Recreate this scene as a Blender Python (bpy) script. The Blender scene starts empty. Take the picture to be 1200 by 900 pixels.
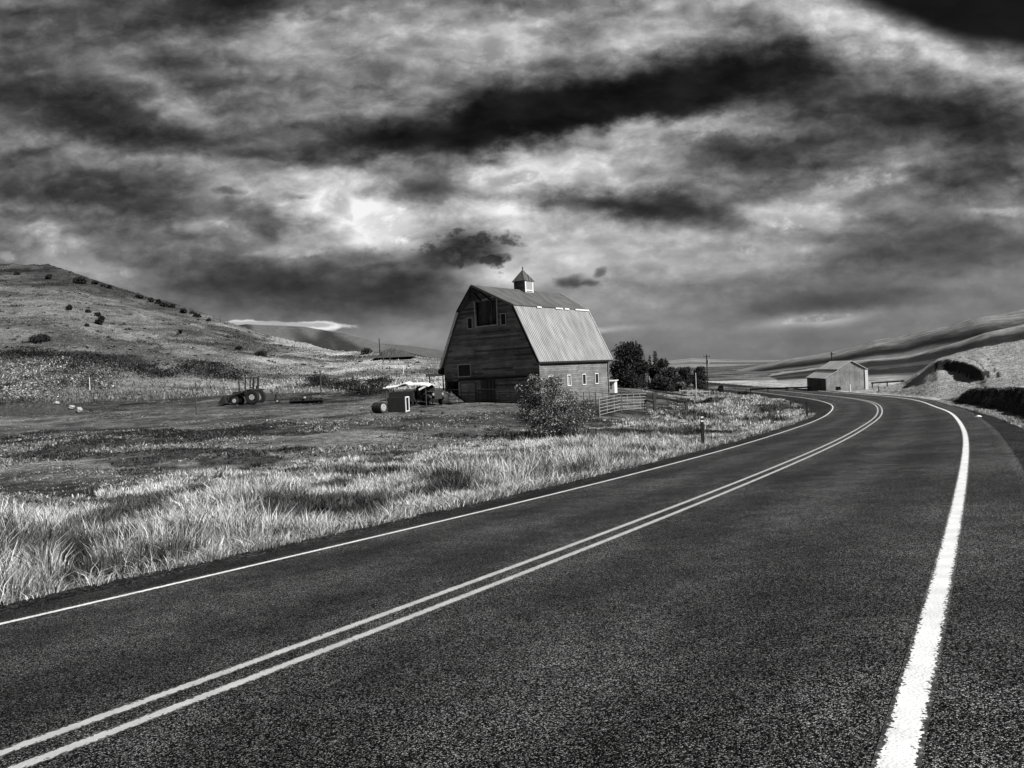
import bpy, bmesh, math, random
import numpy as np
from mathutils import Vector, Matrix

sc = bpy.context.scene
col = sc.collection
rng = np.random.default_rng(11)
random.seed(7)
R = math.radians

# ------------------------------------------------------------------ camera
F = 870.0                                   # focal length in photo pixels (1200 wide)
ROLL, PITCH, CH = math.atan(0.047), math.atan(13 / 870), 1.695
XI = np.array([math.cos(ROLL), -math.sin(ROLL) * math.sin(PITCH), -math.sin(ROLL) * math.cos(PITCH)])
YI = np.array([math.sin(ROLL), math.cos(ROLL) * math.sin(PITCH), math.cos(ROLL) * math.cos(PITCH)])
FW = np.array([0, math.cos(PITCH), -math.sin(PITCH)])
cam = bpy.data.cameras.new('camera')
cam.sensor_width = 36
cam.lens = 36 * F / 1200
cam.clip_start, cam.clip_end = 0.1, 20000
co = bpy.data.objects.new('camera', cam)
col.objects.link(co)
co.matrix_world = Matrix(((XI[0], YI[0], -FW[0], 0), (XI[1], YI[1], -FW[1], 0), (XI[2], YI[2], -FW[2], CH), (0, 0, 0, 1)))
sc.camera = co

def ray(px, py):
    return (px - 600) / F * XI + (450 - py) / F * YI + FW

def at(px, py, D):
    """world point at forward distance D seen at that place of the photograph"""
    r = ray(px, py)
    return np.array([0, 0, CH]) + r * (D / r[1])

# ------------------------------------------------------------------ numpy noise
def vnoise(x, y, seed=0):
    xi = np.floor(x).astype(np.int64); yi = np.floor(y).astype(np.int64)
    fx = x - xi; fy = y - yi
    fx = fx * fx * (3 - 2 * fx); fy = fy * fy * (3 - 2 * fy)
    def h(a, b):
        n = (a * 374761393 + b * 668265263 + seed * 1274126177) & 0x7fffffff
        n = ((n ^ (n >> 13)) * 1274126177) & 0x7fffffff
        n = ((n ^ (n >> 16)) * 374761393) & 0x7fffffff
        return (n & 0xffff) / 65535.0
    return (h(xi, yi) * (1 - fx) + h(xi + 1, yi) * fx) * (1 - fy) + (h(xi, yi + 1) * (1 - fx) + h(xi + 1, yi + 1) * fx) * fy

def fbm(x, y, oct=4, seed=0):
    s = 0; a = .5; t = 0
    for i in range(oct):
        s = s + a * vnoise(x * 2 ** i + 13.7 * i, y * 2 ** i - 7.1 * i, seed + i); t += a; a *= .5
    return s / t                              # 0..1

def sm(x):
    x = np.clip(x, 0, 1)
    return x * x * (3 - 2 * x)

# ------------------------------------------------------------------ the road's course
KS = np.array([-6, 5, 15, 25, 35, 45, 55, 65, 80, 100.])
KAP = [-.00314, -.00113, -.00102, -.00319, -.0012, -.00333, -.0013, -.00296, -.01085, -.0045]
GRD = [-.05644, -.04713, -.03983, -.0383, -.03664, -.03964, -.03916, -.02274, -.01772, -.01394]
BNK = [.06877, .07248, .07928, .07849, .07839, .07539, .06671, .05141, .03939, .01709]
S = np.arange(-60, 200, .5)
kap = np.interp(S, KS, KAP); kap[S < -6] = -.002; kap[S > 104] = -.003
grd = np.interp(S, KS, GRD); grd[S > 112] = -.004
bnk = np.interp(S, KS, BNK)
i0 = int(np.argmin(abs(S)))
th = np.cumsum(kap) * .5
th = th - th[i0] + .57485
RX = np.cumsum(np.sin(th)) * .5; RY = np.cumsum(np.cos(th)) * .5; RZ = np.cumsum(grd) * .5
RX += -2.52294 - RX[i0]; RY += 3.32096 - RY[i0]; RZ -= RZ[i0]
NX, NY = np.cos(th), -np.sin(th)

def road_coords(x, y):
    """station index, lateral offset (+ right) for every point"""
    idx = np.zeros(len(x), np.int32)
    for a in range(0, len(x), 20000):
        d = (x[a:a + 20000, None] - RX[None, ::2]) ** 2 + (y[a:a + 20000, None] - RY[None, ::2]) ** 2
        idx[a:a + 20000] = d.argmin(1) * 2
    off = (x - RX[idx]) * NX[idx] + (y - RY[idx]) * NY[idx]
    al = (x - RX[idx]) * -NY[idx] + (y - RY[idx]) * NX[idx]
    return idx, off, np.clip(al, -1.5, 1.5)

PL, PR = -4.25, 4.45                        # pavement edges

# field level left of the road, by direction t = x/y and distance y
FT = np.array([-1.2, -.35, -.1, .02, .12, .25, .4, .8])
FY = np.array([0, 40, 62, 92, 140, 250, 600.])
FZ = np.array([[-1.0, -1.1, -.9, .4, .6, .5, 0],
               [-1.0, -1.1, -.9, .4, .6, .5, 0],
               [-1.05, -1.05, -1.05, .15, .2, -1, -2],
               [-1.0, -1.05, -1.15, -.6, -.9, -2.5, -3],
               [-1.0, -1.1, -1.15, -.8, -1.7, -3, -3.2],
               [-1.0, -1.3, -1.45, -1.6, -1.7, -3.0, -3.4],
               [-1.0, -1.5, -2.2, -3, -3.4, -3.5, -3.6],
               [-1.0, -1.5, -2.2, -3, -3.4, -3.5, -3.6]])

def bilin(t, y):
    i = np.clip(np.searchsorted(FT, t) - 1, 0, len(FT) - 2); j = np.clip(np.searchsorted(FY, y) - 1, 0, len(FY) - 2)
    a = np.clip((t - FT[i]) / (FT[i + 1] - FT[i]), 0, 1); b = np.clip((y - FY[j]) / (FY[j + 1] - FY[j]), 0, 1)
    b = b * b * (3 - 2 * b) * .6 + b * .4
    return (FZ[i, j] * (1 - a) + FZ[i + 1, j] * a) * (1 - b) + (FZ[i, j + 1] * (1 - a) + FZ[i + 1, j + 1] * a) * b

# hills: columns (photo column, foot row, foot distance, ridge row, ridge distance)
HILLS = {
    'hillside': [(-500, 470, 90, 330, 330), (-250, 476, 88, 303, 320), (0, 478, 86, 306, 310), (58, 476, 90, 311, 300), (105, 472, 93, 325, 290),
                 (175, 469, 95, 349.5, 275), (245, 467, 96, 370.5, 255), (312, 465, 96, 393, 240), (389, 461, 94, 411.5, 215), (424, 460, 93, 412.5, 205),
                 (470, 459, 93, 417, 190), (515, 458, 94, 424, 175), (600, 455, 110, 433, 165), (690, 452, 120, 441, 150), (760, 456, 120, 470, 150)],
    'middle_hill': [(60, 470, 380, 450, 520), (200, 460, 380, 392, 520), (288, 450, 380, 380.5, 520), (357, 445, 380, 383.5, 520), (410, 440, 380, 393, 510), (437, 438, 380, 400, 500),
                    (500, 436, 380, 418, 490), (600, 440, 380, 445, 490)],
    'rear_hill': [(150, 470, 600, 460, 800), (300, 450, 600, 402, 800), (437, 440, 600, 402, 800), (453, 440, 600, 403.2, 800), (480, 440, 600, 405, 800), (507, 440, 600, 409, 800),
                  (540, 440, 600, 414, 800), (640, 440, 600, 428, 800), (740, 440, 600, 440, 800)],
    'far_hill': [(600, 436, 1100, 431, 1700), (720, 432, 1100, 428, 1700), (782, 431, 1100, 423, 1700), (810, 430, 1100, 419.8, 1700), (831, 430, 1100, 421, 1700), (863, 429, 1100, 422, 1700),
                 (917, 428, 1100, 422, 1700), (1000, 428, 1100, 421, 1700), (1300, 428, 1100, 408, 1700)],
    'right_back_hill': [(800, 452, 300, 475, 480), (850, 443, 290, 438, 470), (920, 441, 270, 422.5, 460), (955, 440, 260, 416, 450), (990, 439, 250, 407.7, 440), (1025, 438, 240, 396.5, 430), (1060, 437, 235, 392.3, 420),
                   (1107, 435, 230, 382, 410), (1153, 432, 225, 370.5, 400), (1200, 430, 220, 360.5, 400), (1400, 420, 200, 318, 400), (1700, 410, 190, 280, 400)],
    'right_front_hill': [(830, 460, 190, 480, 260), (870, 449, 180, 446, 250), (920, 448, 170, 437, 240), (960, 447, 165, 432, 235), (1013, 447, 150, 424, 225), (1065, 446, 145, 415.5, 220), (1107, 446, 140, 404.5, 210),
                     (1153, 444, 135, 390.5, 200), (1200, 440, 130, 380, 200), (1400, 425, 125, 345, 200), (1700, 420, 120, 310, 200)],
}
HT = {}
for k, rows in HILLS.items():
    a = np.array([at(c, fr, fd) for c, fr, fd, rr, rd in rows]); b = np.array([at(c, rr, rd) for c, fr, fd, rr, rd in rows])
    HT[k] = (b[:, 0] / b[:, 1], a[:, 1], a[:, 2], b[:, 1], b[:, 2])
HP = {'hillside': 1.28, 'middle_hill': 1.1, 'rear_hill': 1.1, 'far_hill': 1.1, 'right_back_hill': 1.25, 'right_front_hill': 1.25}

def hill(k, t, y):
    tt, fy, fz, ry, rz = HT[k]
    g = lambda v: np.interp(t, tt, v)
    fy, fz, ry, rz = g(fy), g(fz), g(ry), g(rz)
    q = (y - fy) / (ry - fy)
    ad = np.abs(rz - fz)
    z = np.where(q < 1, fz + (rz - fz) * np.clip(q, 0, 1) ** HP[k], rz + ad * (.12 * (1 - np.exp(-np.clip(q - 1, 0, 9) * 3)) - .5 * np.clip(q - 1.2, 0, 9)) - .01 * np.clip(y - ry, 0, 1e4))
    z = np.where(q < 0, fz + q * (ry - fy) * .25 - .02, z)
    return np.where((t < tt[0]) | (t > tt[-1]), -99, z)

# the cut knoll right of the far bend: (row, distance) profile for each photo column
KNOLL = [(1030, [(458, 88), (457.5, 90), (457, 92), (456.8, 94), (457, 112)]),
         (1058, [(457, 80), (454, 84), (450, 88), (448.5, 90), (447.5, 112)]),
         (1085, [(457, 72), (449, 76), (438, 80.5), (434, 82), (430.5, 104)]),
         (1098, [(456, 70), (447, 74), (431.5, 78.5), (423.6, 79.6), (421.6, 100)]),
         (1109, [(456, 69), (447, 73), (432.7, 77.5), (420.8, 78.7), (417.8, 98)]),
         (1121, [(455, 68), (447, 72), (436, 75.5), (422, 76.7), (414.4, 96)]),
         (1132, [(454, 67), (449, 70), (442, 72.6), (425.8, 74.0), (411.6, 95)]),
         (1142, [(453, 66), (450, 68), (445, 70), (429, 71.6), (408.5, 94)]),
         (1150, [(452, 65), (449, 66.5), (445.5, 68), (433.5, 69.5), (407, 93)]),
         (1156, [(450, 64), (447, 65.5), (444, 67), (437, 69), (405.5, 93)]),
         (1175, [(449, 62), (445, 64), (441, 66), (436, 69), (402.5, 93)]),
         (1200, [(448, 60), (443, 63), (438, 66), (432, 69), (398, 92)]),
         (1300, [(440, 58), (434, 61), (428, 64), (422, 68), (380, 92)]),
         (1600, [(420, 56), (410, 60), (400, 64), (395, 68), (350, 92)])]
KP = np.array([[at(c, r, d * 1.15) for r, d in rows] for c, rows in KNOLL])     # col, k, xyz
KTT = KP[:, 3, 0] / KP[:, 3, 1]

def knoll(t, y):
    Y = [np.interp(t, KTT, KP[:, k, 1]) for k in range(5)]; Zs = [np.interp(t, KTT, KP[:, k, 2]) for k in range(5)]
    z = np.full(len(t), -99.0)
    z = np.where(y < Y[0], Zs[0] - (Y[0] - y) * .12, z)
    for k in range(4):
        q = (y - Y[k]) / (Y[k + 1] - Y[k])
        w = q if k != 3 else q * (1.25 - .25 * q)
        z = np.where((q >= 0) & (q <= 1), Zs[k] + (Zs[k + 1] - Zs[k]) * w, z)
    z = np.where(y > Y[4], Zs[4] - (y - Y[4]) * .12, z)
    return np.where((t < KTT[0]), -99, z)

def shoulder_w(st):
    return np.interp(st, [-20, 4, 24, 46, 66, 120], [1.7, 1.45, .95, .32, .3, .5])

def terrain(x, y, want=False):
    x = np.asarray(x, float); y = np.asarray(y, float)
    d0 = np.hypot(x, y)
    idx = np.zeros(len(x), np.int32); off = np.where(x > y * .35, 500.0, -500.0)
    near = d0 < 230
    al = np.zeros(len(x))
    idx[near], off[near], al[near] = road_coords(x[near], y[near])
    t = x / np.maximum(y, 1.0)
    yy = np.where(y > 1, y, 1)
    zF = bilin(t, yy)
    st = S[idx]
    ze = RZ[idx] + grd[idx] * al + bnk[idx] * np.clip(off, PL, PR)
    nz = fbm(x * .35, y * .35, 3, 5) - .5
    nb = fbm(x * 1.1, y * 1.1, 3, 9) - .5
    # left
    dl = PL - off
    zl = ze - .28 * sm(dl / 2.2) - .02
    wl = sm((dl - .6) / 24)
    zl = zl * (1 - wl) + zF * wl + (nz * .28 + nb * .10) * sm(dl / 3)
    # right: gravel, verge, bank cut by the road, field above it
    dr = off - PR
    hb = 1.28 * (1 - sm((st - 62) / 15)) * sm((st + 30) / 30)
    foot = shoulder_w(st) + .5 + .4 * (fbm(st * .12, st * 0 + 3.3, 3, 21) - .5)
    lowf = sm((dr - foot) / 1.2); upf = sm((dr - foot - .75 + nb * .9 + .35 * (fbm(st * 1.3, st * 0 + 9, 3, 23) - .5)) / .38)
    zr = ze - .03 - .04 * np.clip(dr, 0, 2) + hb * (.55 * lowf + .45 * upf) + .022 * np.clip(dr - foot - 2, 0, 60) * (hb / 1.28) + nb * .14 * sm((dr - shoulder_w(st)) / 1)
    wr = sm((dr - 10) / 60)
    zr = zr * (1 - wr) + np.minimum(zr, np.where(st > 70, -3.5, zr)) * wr
    z = np.where(off < 0, zl, zr)
    pav = (off > PL) & (off < PR)
    z = np.where(pav, ze - .04, z)
    z = np.where(d0 > 230, bilin(t, yy), z)
    z = np.where((d0 > 150) & (d0 <= 230), z * (1 - sm((d0 - 150) / 80)) + bilin(t, yy) * sm((d0 - 150) / 80), z)
    zone = np.where(off < PL, 0, np.where(off > PR, 1, 2))
    front = y > 30
    clear = sm((np.abs(off) - 9) / 6)
    for n, k in enumerate(HILLS):
        hz = hill(k, t, yy)
        if k == 'hillside':
            hz = hz + (fbm(x * .045, y * .045, 4, 33) - .5) * 2.6 * sm((y - 90) / 60) + nz * .4
        else:
            hz = hz + (fbm(x * .012, y * .012, 3, 35 + n) - .5) * 3 * sm((y - 150) / 250)
        if k in ('right_back_hill', 'right_front_hill'):
            gl = fbm(t * 9 + y * .004, y * .002 + n, 3, 44) - .5
            hz = hz + gl * np.where(hz > -90, 3.5, 0) * sm((y - 170) / 120) * sm((t - HT[k][0][0] - .06) / .16)
        up = front & (hz > z) & (clear > .5)
        z = np.where(up, hz, z); zone = np.where(up, 3 + n, zone)
    kz = knoll(t, yy) + nb * .25 + nz * .15
    kz = np.minimum(kz, z + np.clip(off - PR - .3, 0, 1e3) * .65)
    up = front & (kz > z) & (off > PR + .5)
    z = np.where(up, kz, z); zone = np.where(up, 9, zone)
    return (z, zone, off, st) if want else z

def gz(x, y):
    return float(terrain(np.array([x]), np.array([y]))[0])

def ground_at(px, D):
    """ground point under that photo column at distance D"""
    p = at(px, 450, D)
    z = gz(p[0], p[1])
    p = np.array([p[0], p[1], z])
    # follow the roll of the camera: shift sideways so the base stands in that column
    for _ in range(3):
        q = p - np.array([0, 0, CH]); c = 600 + F * (q @ XI) / (q @ FW)
        p[0] += (px - c) / F * D
        p[2] = gz(p[0], p[1])
    return p

def row_of(p):
    q = np.array(p) - np.array([0, 0, CH])
    return 450 - F * (q @ YI) / (q @ FW)

def ground_hit(px, py, lo=8, hi=420):
    """where the sight line of that photo place meets the ground"""
    D = np.geomspace(lo, hi, 500); r = ray(px, py)
    P = np.array([0, 0, CH])[None] + r[None] * (D / r[1])[:, None]
    g = terrain(P[:, 0], P[:, 1])
    k = np.argmax(g > P[:, 2]) if (g > P[:, 2]).any() else len(D) - 1
    return np.array([P[k, 0], P[k, 1], g[k]])

# ------------------------------------------------------------------ materials
def lin(v): return (v, v, v, 1)

class NT:
    def __init__(s, tree): s.t = tree; s.n = tree.nodes; s.l = tree.links
    def new(s, typ, **kw):
        n = s.n.new(typ)
        for k, v in kw.items(): setattr(n, k, v)
        return n
    def put(s, sock, v):
        if hasattr(v, 'bl_idname') or isinstance(v, bpy.types.NodeSocket): s.l.new(v, sock)
        else: sock.default_value = v
    def math(s, op, a, b=0.0, c=0.0, clamp=False):
        n = s.new('ShaderNodeMath', operation=op, use_clamp=clamp)
        for i, v in enumerate((a, b, c)):
            s.put(n.inputs[i], v)
        return n.outputs[0]
    def vmath(s, op, a, b=(0, 0, 0)):
        n = s.new('ShaderNodeVectorMath', operation=op); s.put(n.inputs[0], a); s.put(n.inputs[1], b)
        return n.outputs[0]
    def noise(s, vec, scale=1, detail=4, rough=.55, dist=0, out=0, typ=None):
        n = s.new('ShaderNodeTexNoise'); s.put(n.inputs['Vector'], vec)
        n.inputs['Scale'].default_value = scale; n.inputs['Detail'].default_value = detail
        n.inputs['Roughness'].default_value = rough; n.inputs['Distortion'].default_value = dist
        return n.outputs[out]
    def ramp(s, f, lo, hi, a=0.0, b=1.0, smooth=True):
        n = s.new('ShaderNodeMapRange', interpolation_type='SMOOTHSTEP' if smooth else 'LINEAR')
        for i, v in enumerate((f, lo, hi, a, b)): s.put(n.inputs[i], v)
        return n.outputs[0]
    def mapping(s, vec, loc=(0, 0, 0), rot=(0, 0, 0), scale=(1, 1, 1), typ='POINT'):
        n = s.new('ShaderNodeMapping', vector_type=typ); s.put(n.inputs[0], vec)
        n.inputs[1].default_value = loc; n.inputs[2].default_value = rot; n.inputs[3].default_value = scale
        return n.outputs[0]
    def mix(s, f, a, b):
        n = s.new('ShaderNodeMix', data_type='FLOAT'); s.put(n.inputs[0], f); s.put(n.inputs[2], a); s.put(n.inputs[3], b)
        return n.outputs[0]
    def grey(s, v):
        n = s.new('ShaderNodeCombineColor')
        for i in range(3): s.put(n.inputs[i], v)
        return n.outputs[0]

def mat(name, build, rough=.85, spec=.2, metal=0.0, bump=None):
    """build(T, coords) -> grey value socket or number, optional bump height"""
    m = bpy.data.materials.new(name); m.use_nodes = True
    T = NT(m.node_tree); b = m.node_tree.nodes['Principled BSDF']
    tc = T.new('ShaderNodeTexCoord')
    r = build(T, tc)
    h = None
    if isinstance(r, tuple): r, h = r
    m.node_tree.links.new(T.grey(r), b.inputs['Base Color'])
    b.inputs['Roughness'].default_value = rough
    b.inputs['Specular IOR Level'].default_value = spec
    b.inputs['Metallic'].default_value = metal
    if h is not None:
        bn = T.new('ShaderNodeBump'); bn.inputs['Strength'].default_value = bump[0]; bn.inputs['Distance'].default_value = bump[1]
        T.l.new(h, bn.inputs['Height']); T.l.new(bn.outputs[0], b.inputs['Normal'])
    return m

def worn(name, v, var=.35, scale=6, rough=.8, spec=.2, metal=0, bump=(.3, .01)):
    def f(T, tc):
        n = T.noise(tc.outputs['Object'], scale, 5, .65)
        return T.math('MULTIPLY', v, T.ramp(n, .25, .75, 1 - var, 1 + var)), n
    return mat(name, f, rough, spec, metal, bump)

def geo(T):
    return T.new('ShaderNodeNewGeometry').outputs['Position']

def asphalt_f(T, tc):
    p = geo(T)
    v = T.new('ShaderNodeTexVoronoi', feature='F1'); T.l.new(p, v.inputs['Vector']); v.inputs['Scale'].default_value = 175
    sep = T.new('ShaderNodeSeparateColor'); T.l.new(v.outputs['Color'], sep.inputs[0])
    spk = T.math('POWER', sep.outputs[0], 6.0)
    big = T.noise(p, .35, 3, .5); mid = T.noise(p, 3.0, 4, .6); fine = T.noise(p, 300, 2, .6)
    base = T.math('MULTIPLY_ADD', spk, .38, .002)
    base = T.math('MULTIPLY', base, T.ramp(big, .3, .7, .72, 1.28))
    base = T.math('MULTIPLY', base, T.ramp(mid, .3, .7, .75, 1.25))
    base = T.math('MULTIPLY', base, T.ramp(fine, .3, .7, .55, 1.45))
    u = T.new('ShaderNodeUVMap', uv_map='UVMap'); sp = T.new('ShaderNodeSeparateXYZ'); T.l.new(u.outputs[0], sp.inputs[0])
    # polished wheel tracks in both lanes
    a = T.math('ABSOLUTE', T.math('SUBTRACT', T.math('ABSOLUTE', sp.outputs[0]), 1.85))
    tr = T.ramp(T.math('ABSOLUTE', T.math('SUBTRACT', a, .85)), .1, .75, .80, 1.12)
    base = T.math('MULTIPLY', base, tr)
    # sealed edge seam beyond the right line
    seam = T.ramp(T.math('ABSOLUTE', T.math('SUBTRACT', sp.outputs[0], 4.36)), .04, .12, 1.35, 1.0)
    base = T.math('MULTIPLY', base, seam)
    base = T.math('MULTIPLY', base, T.ramp(sp.outputs[0], -3.85, -3.68, .45, 1.0))
    base = T.math('MULTIPLY', base, T.ramp(sp.outputs[0], 4.38, 4.43, 1.0, .45))
    ht = T.math('ADD', T.math('MULTIPLY', v.outputs['Distance'], -1.0), T.math('MULTIPLY', fine, .5))
    return base, ht
M = {}
M['asphalt'] = mat('asphalt', asphalt_f, .9, .03, 0, (.8, .006))

def paint(name, val, wear):
    def f(T, tc):
        p = geo(T)
        u = T.new('ShaderNodeUVMap', uv_map='UVMap'); sp = T.new('ShaderNodeSeparateXYZ'); T.l.new(u.outputs[0], sp.inputs[0])
        v = T.new('ShaderNodeTexVoronoi', feature='F1'); T.l.new(p, v.inputs['Vector']); v.inputs['Scale'].default_value = 62
        sep = T.new('ShaderNodeSeparateColor'); T.l.new(v.outputs['Color'], sep.inputs[0])
        n = T.noise(p, 45, 3, .7); n2 = T.noise(p, 4, 4, .6)
        edge = T.math('ABSOLUTE', sp.outputs[0])                    # 0 centre .. 1 edge
        cover = T.math('SUBTRACT', T.math('MULTIPLY_ADD', sep.outputs[0], .30, T.math('MULTIPLY', n, .5)), T.math('MULTIPLY', T.math('POWER', edge, 3.0), .62))
        k = T.ramp(cover, wear - .02, wear + .03)
        asp = T.math('MULTIPLY_ADD', T.math('POWER', sep.outputs[1], 4.0), .2, .03)
        pv = T.math('MULTIPLY', val, T.ramp(n2, .3, .7, .86, 1.08))
        return T.mix(k, asp, pv), v.outputs['Distance']
    return mat(name, f, .65, .3, 0, (.4, .006))
M['white_paint'] = paint('white_paint', .82, .15)
M['centre_paint'] = paint('centre_paint', .50, .19)

def attr(T, name='tone'):
    return T.new('ShaderNodeAttribute', attribute_name=name).outputs['Fac']

def ground_f(T, tc):
    p = geo(T)
    tone = attr(T)
    rough = attr(T, 'grain')
    n1 = T.noise(p, .22, 5, .62); n2 = T.noise(p, 1.6, 5, .7); n3 = T.noise(T.mapping(p, scale=(1, 1, .5)), 9, 4, .7)
    k = T.math('MULTIPLY', T.ramp(n1, .3, .7, .62, 1.38), T.ramp(n2, .3, .7, .5, 1.5))
    k = T.math('MULTIPLY', k, T.ramp(n3, .28, .72, .4, 1.6))
    k = T.mix(rough, 1.0, k)
    return T.math('MULTIPLY', tone, k), T.math('ADD', T.math('MULTIPLY', n2, 2.5), n3)
M['ground'] = mat('ground', ground_f, .95, .05, 0, (.8, .12))

def gravel_f(T, tc):
    p = geo(T)
    v = T.new('ShaderNodeTexVoronoi', feature='F1'); T.l.new(p, v.inputs['Vector']); v.inputs['Scale'].default_value = 40
    sep = T.new('ShaderNodeSeparateColor'); T.l.new(v.outputs['Color'], sep.inputs[0])
    n = T.noise(p, 1.2, 5, .65)
    c = T.math('MULTIPLY', T.math('MULTIPLY_ADD', T.math('POWER', sep.outputs[0], 4.0), .12, .007), T.ramp(n, .3, .7, .5, 1.5))
    return c, T.math('MULTIPLY_ADD', v.outputs['Distance'], -1.0, T.math('MULTIPLY', n, .6))
M['gravel'] = mat('gravel', gravel_f, .95, .1, 0, (1, .03))

def leafy(name, transl=.35, spec=.1):
    m = bpy.data.materials.new(name); m.use_nodes = True
    T = NT(m.node_tree); t = m.node_tree
    b = t.nodes['Principled BSDF']; out = t.nodes['Material Output']
    c = T.grey(attr(T)); t.links.new(c, b.inputs['Base Color'])
    b.inputs['Roughness'].default_value = .7; b.inputs['Specular IOR Level'].default_value = spec
    tr = T.new('ShaderNodeBsdfTranslucent'); t.links.new(c, tr.inputs[0])
    mx = T.new('ShaderNodeMixShader'); mx.inputs[0].default_value = transl
    t.links.new(b.outputs[0], mx.inputs[1]); t.links.new(tr.outputs[0], mx.inputs[2]); t.links.new(mx.outputs[0], out.inputs[0])
    return m
M['grass'] = leafy('dry_grass', .22)
M['leaf'] = leafy('leaf', .2)

def siding(name, v, board=.2, var=.5, axis=2, gap=.3):
    def f(T, tc):
        s = T.new('ShaderNodeSeparateXYZ'); T.l.new(tc.outputs['Object'], s.inputs[0])
        along = T.math('ADD', s.outputs[0], s.outputs[1])
        q = T.math('DIVIDE', s.outputs[2] if axis == 2 else along, board)
        o = along if axis == 2 else s.outputs[2]
        row = T.math('FLOOR', q); fr = T.math('FRACT', q)
        w = T.new('ShaderNodeTexWhiteNoise', noise_dimensions='2D'); cx = T.new('ShaderNodeCombineXYZ')
        sh = T.new('ShaderNodeTexWhiteNoise', noise_dimensions='1D'); T.l.new(row, sh.inputs['W'])
        seg = T.math('FLOOR', T.math('MULTIPLY_ADD', o, .27, T.math('MULTIPLY', sh.outputs[0], 7.0)))
        T.l.new(row, cx.inputs[0]); T.l.new(seg, cx.inputs[1]); T.l.new(cx.outputs[0], w.inputs['Vector'])
        st = T.mapping(tc.outputs['Object'], scale=(.7, .7, 9) if axis == 2 else (9, 9, .7))
        n = T.noise(st, 2.2, 5, .7); n2 = T.noise(tc.outputs['Object'], .6, 4, .6)
        c = T.math('MULTIPLY', v, T.mix(w.outputs[0], 1 - var, 1 + var))
        c = T.math('MULTIPLY', c, T.ramp(n, .25, .75, .55, 1.45)); c = T.math('MULTIPLY', c, T.ramp(n2, .3, .7, .75, 1.25))
        g = T.ramp(fr, .0, .12, gap, 1.0)
        return T.math('MULTIPLY', c, g), T.math('MULTIPLY_ADD', n, .3, T.math('MULTIPLY', fr, -1.0))
    return mat(name, f, .9, .1, 0, (.7, .03))
M['barn_board'] = siding('weathered_barn_board', .22, .19, .5)
M['barn_side'] = siding('grey_barn_board', .17, .19, .16)
M['pale_board'] = siding('pale_board', .30, .16, .4)
M['plank'] = siding('plank', .10, .22, .5, axis=0)
M['shed_metal'] = siding('shed_sheet', .26, .7, .14, axis=0, gap=.75)

def corrug(name, v, period, rough, metal, rust=.25, axis=1):
    def f(T, tc):
        s = T.new('ShaderNodeSeparateXYZ'); T.l.new(tc.outputs['Object'], s.inputs[0])
        a = T.math('MULTIPLY', s.outputs[axis], 2 * math.pi / period)
        w = T.math('SINE', a)
        sheet = T.math('FLOOR', T.math('DIVIDE', s.outputs[axis], period * 7))
        wn = T.new('ShaderNodeTexWhiteNoise', noise_dimensions='1D'); T.l.new(sheet, wn.inputs['W'])
        n = T.noise(T.mapping(tc.outputs['Object'], scale=(.5, 1.2, .35)), 1.4, 5, .6)
        c = T.math('MULTIPLY', v, T.ramp(n, .3, .72, 1 + rust * .4, 1 - rust)); c = T.math('MULTIPLY', c, T.mix(wn.outputs[0], .9, 1.08))
        return c, w
    return mat(name, f, rough, .4, metal, (.8, .02))
M['bright_roof'] = corrug('bright_corrugated_roof', .25, .27, .5, .35, .3)
M['dull_roof'] = corrug('dull_roof', .10, .5, .75, 0, .35)
M['shed_roof'] = corrug('shed_roof', .78, .5, .4, .2, .14)
M['white'] = worn('white_wood', .72, .15)
M['trim'] = worn('pale_trim', .6, .3)
M['dark_wood'] = worn('dark_wood', .022, .5, 9)
M['post'] = worn('post_wood', .06, .5, 14)
M['rail'] = worn('pipe_rail', .36, .3, 8, .5, .4, .3)
M['dark_rail'] = worn('dark_pipe', .05, .4, 8, .5, .4)
M['dark_metal'] = worn('dark_metal', .03, .4, 6, .5, .4)
M['machine'] = worn('machine_paint', .035, .5, 4, .5, .4)
M['rubber'] = worn('rubber', .02, .3, 10, .9)
M['hub'] = worn('pale_hub', .4, .2, 8, .5, .4)
M['tarp'] = worn('white_tarp', .8, .08, 3, .6)
M['void'] = worn('dark_interior', .012, .3)
M['bark'] = worn('bark', .05, .5, 12)
M['pale_bark'] = worn('pale_bark', .3, .4, 10)
M['stone'] = worn('stone', .33, .4, 9)
M['dark_stone'] = worn('dark_clod', .06, .5, 9)
M['soil'] = worn('soil', .05, .6, 5, bump=(.8, .08))
M['glass'] = mat('window_glass', lambda T, tc: T.math('MULTIPLY', .03, 1.0), .08, .5)
M['pane_pale'] = worn('boarded_pane', .3, .2)
M['lamp_glass'] = mat('headlamp_glass', lambda T, tc: T.math('MULTIPLY', .3, 1.0), .15, .6)

# ------------------------------------------------------------------ object helpers
def tag(o, label=None, cat=None, group=None, kind=None):
    if label: o['label'] = label
    if cat: o['category'] = cat
    if group: o['group'] = group
    if kind: o['kind'] = kind
    return o

def empty(name, loc, rz=0, label=None, cat=None, group=None):
    o = bpy.data.objects.new(name, None); col.objects.link(o)
    o.location = tuple(float(v) for v in loc); o.rotation_euler = (0, 0, rz); o.empty_display_size = .2
    return tag(o, label, cat, group)

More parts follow.
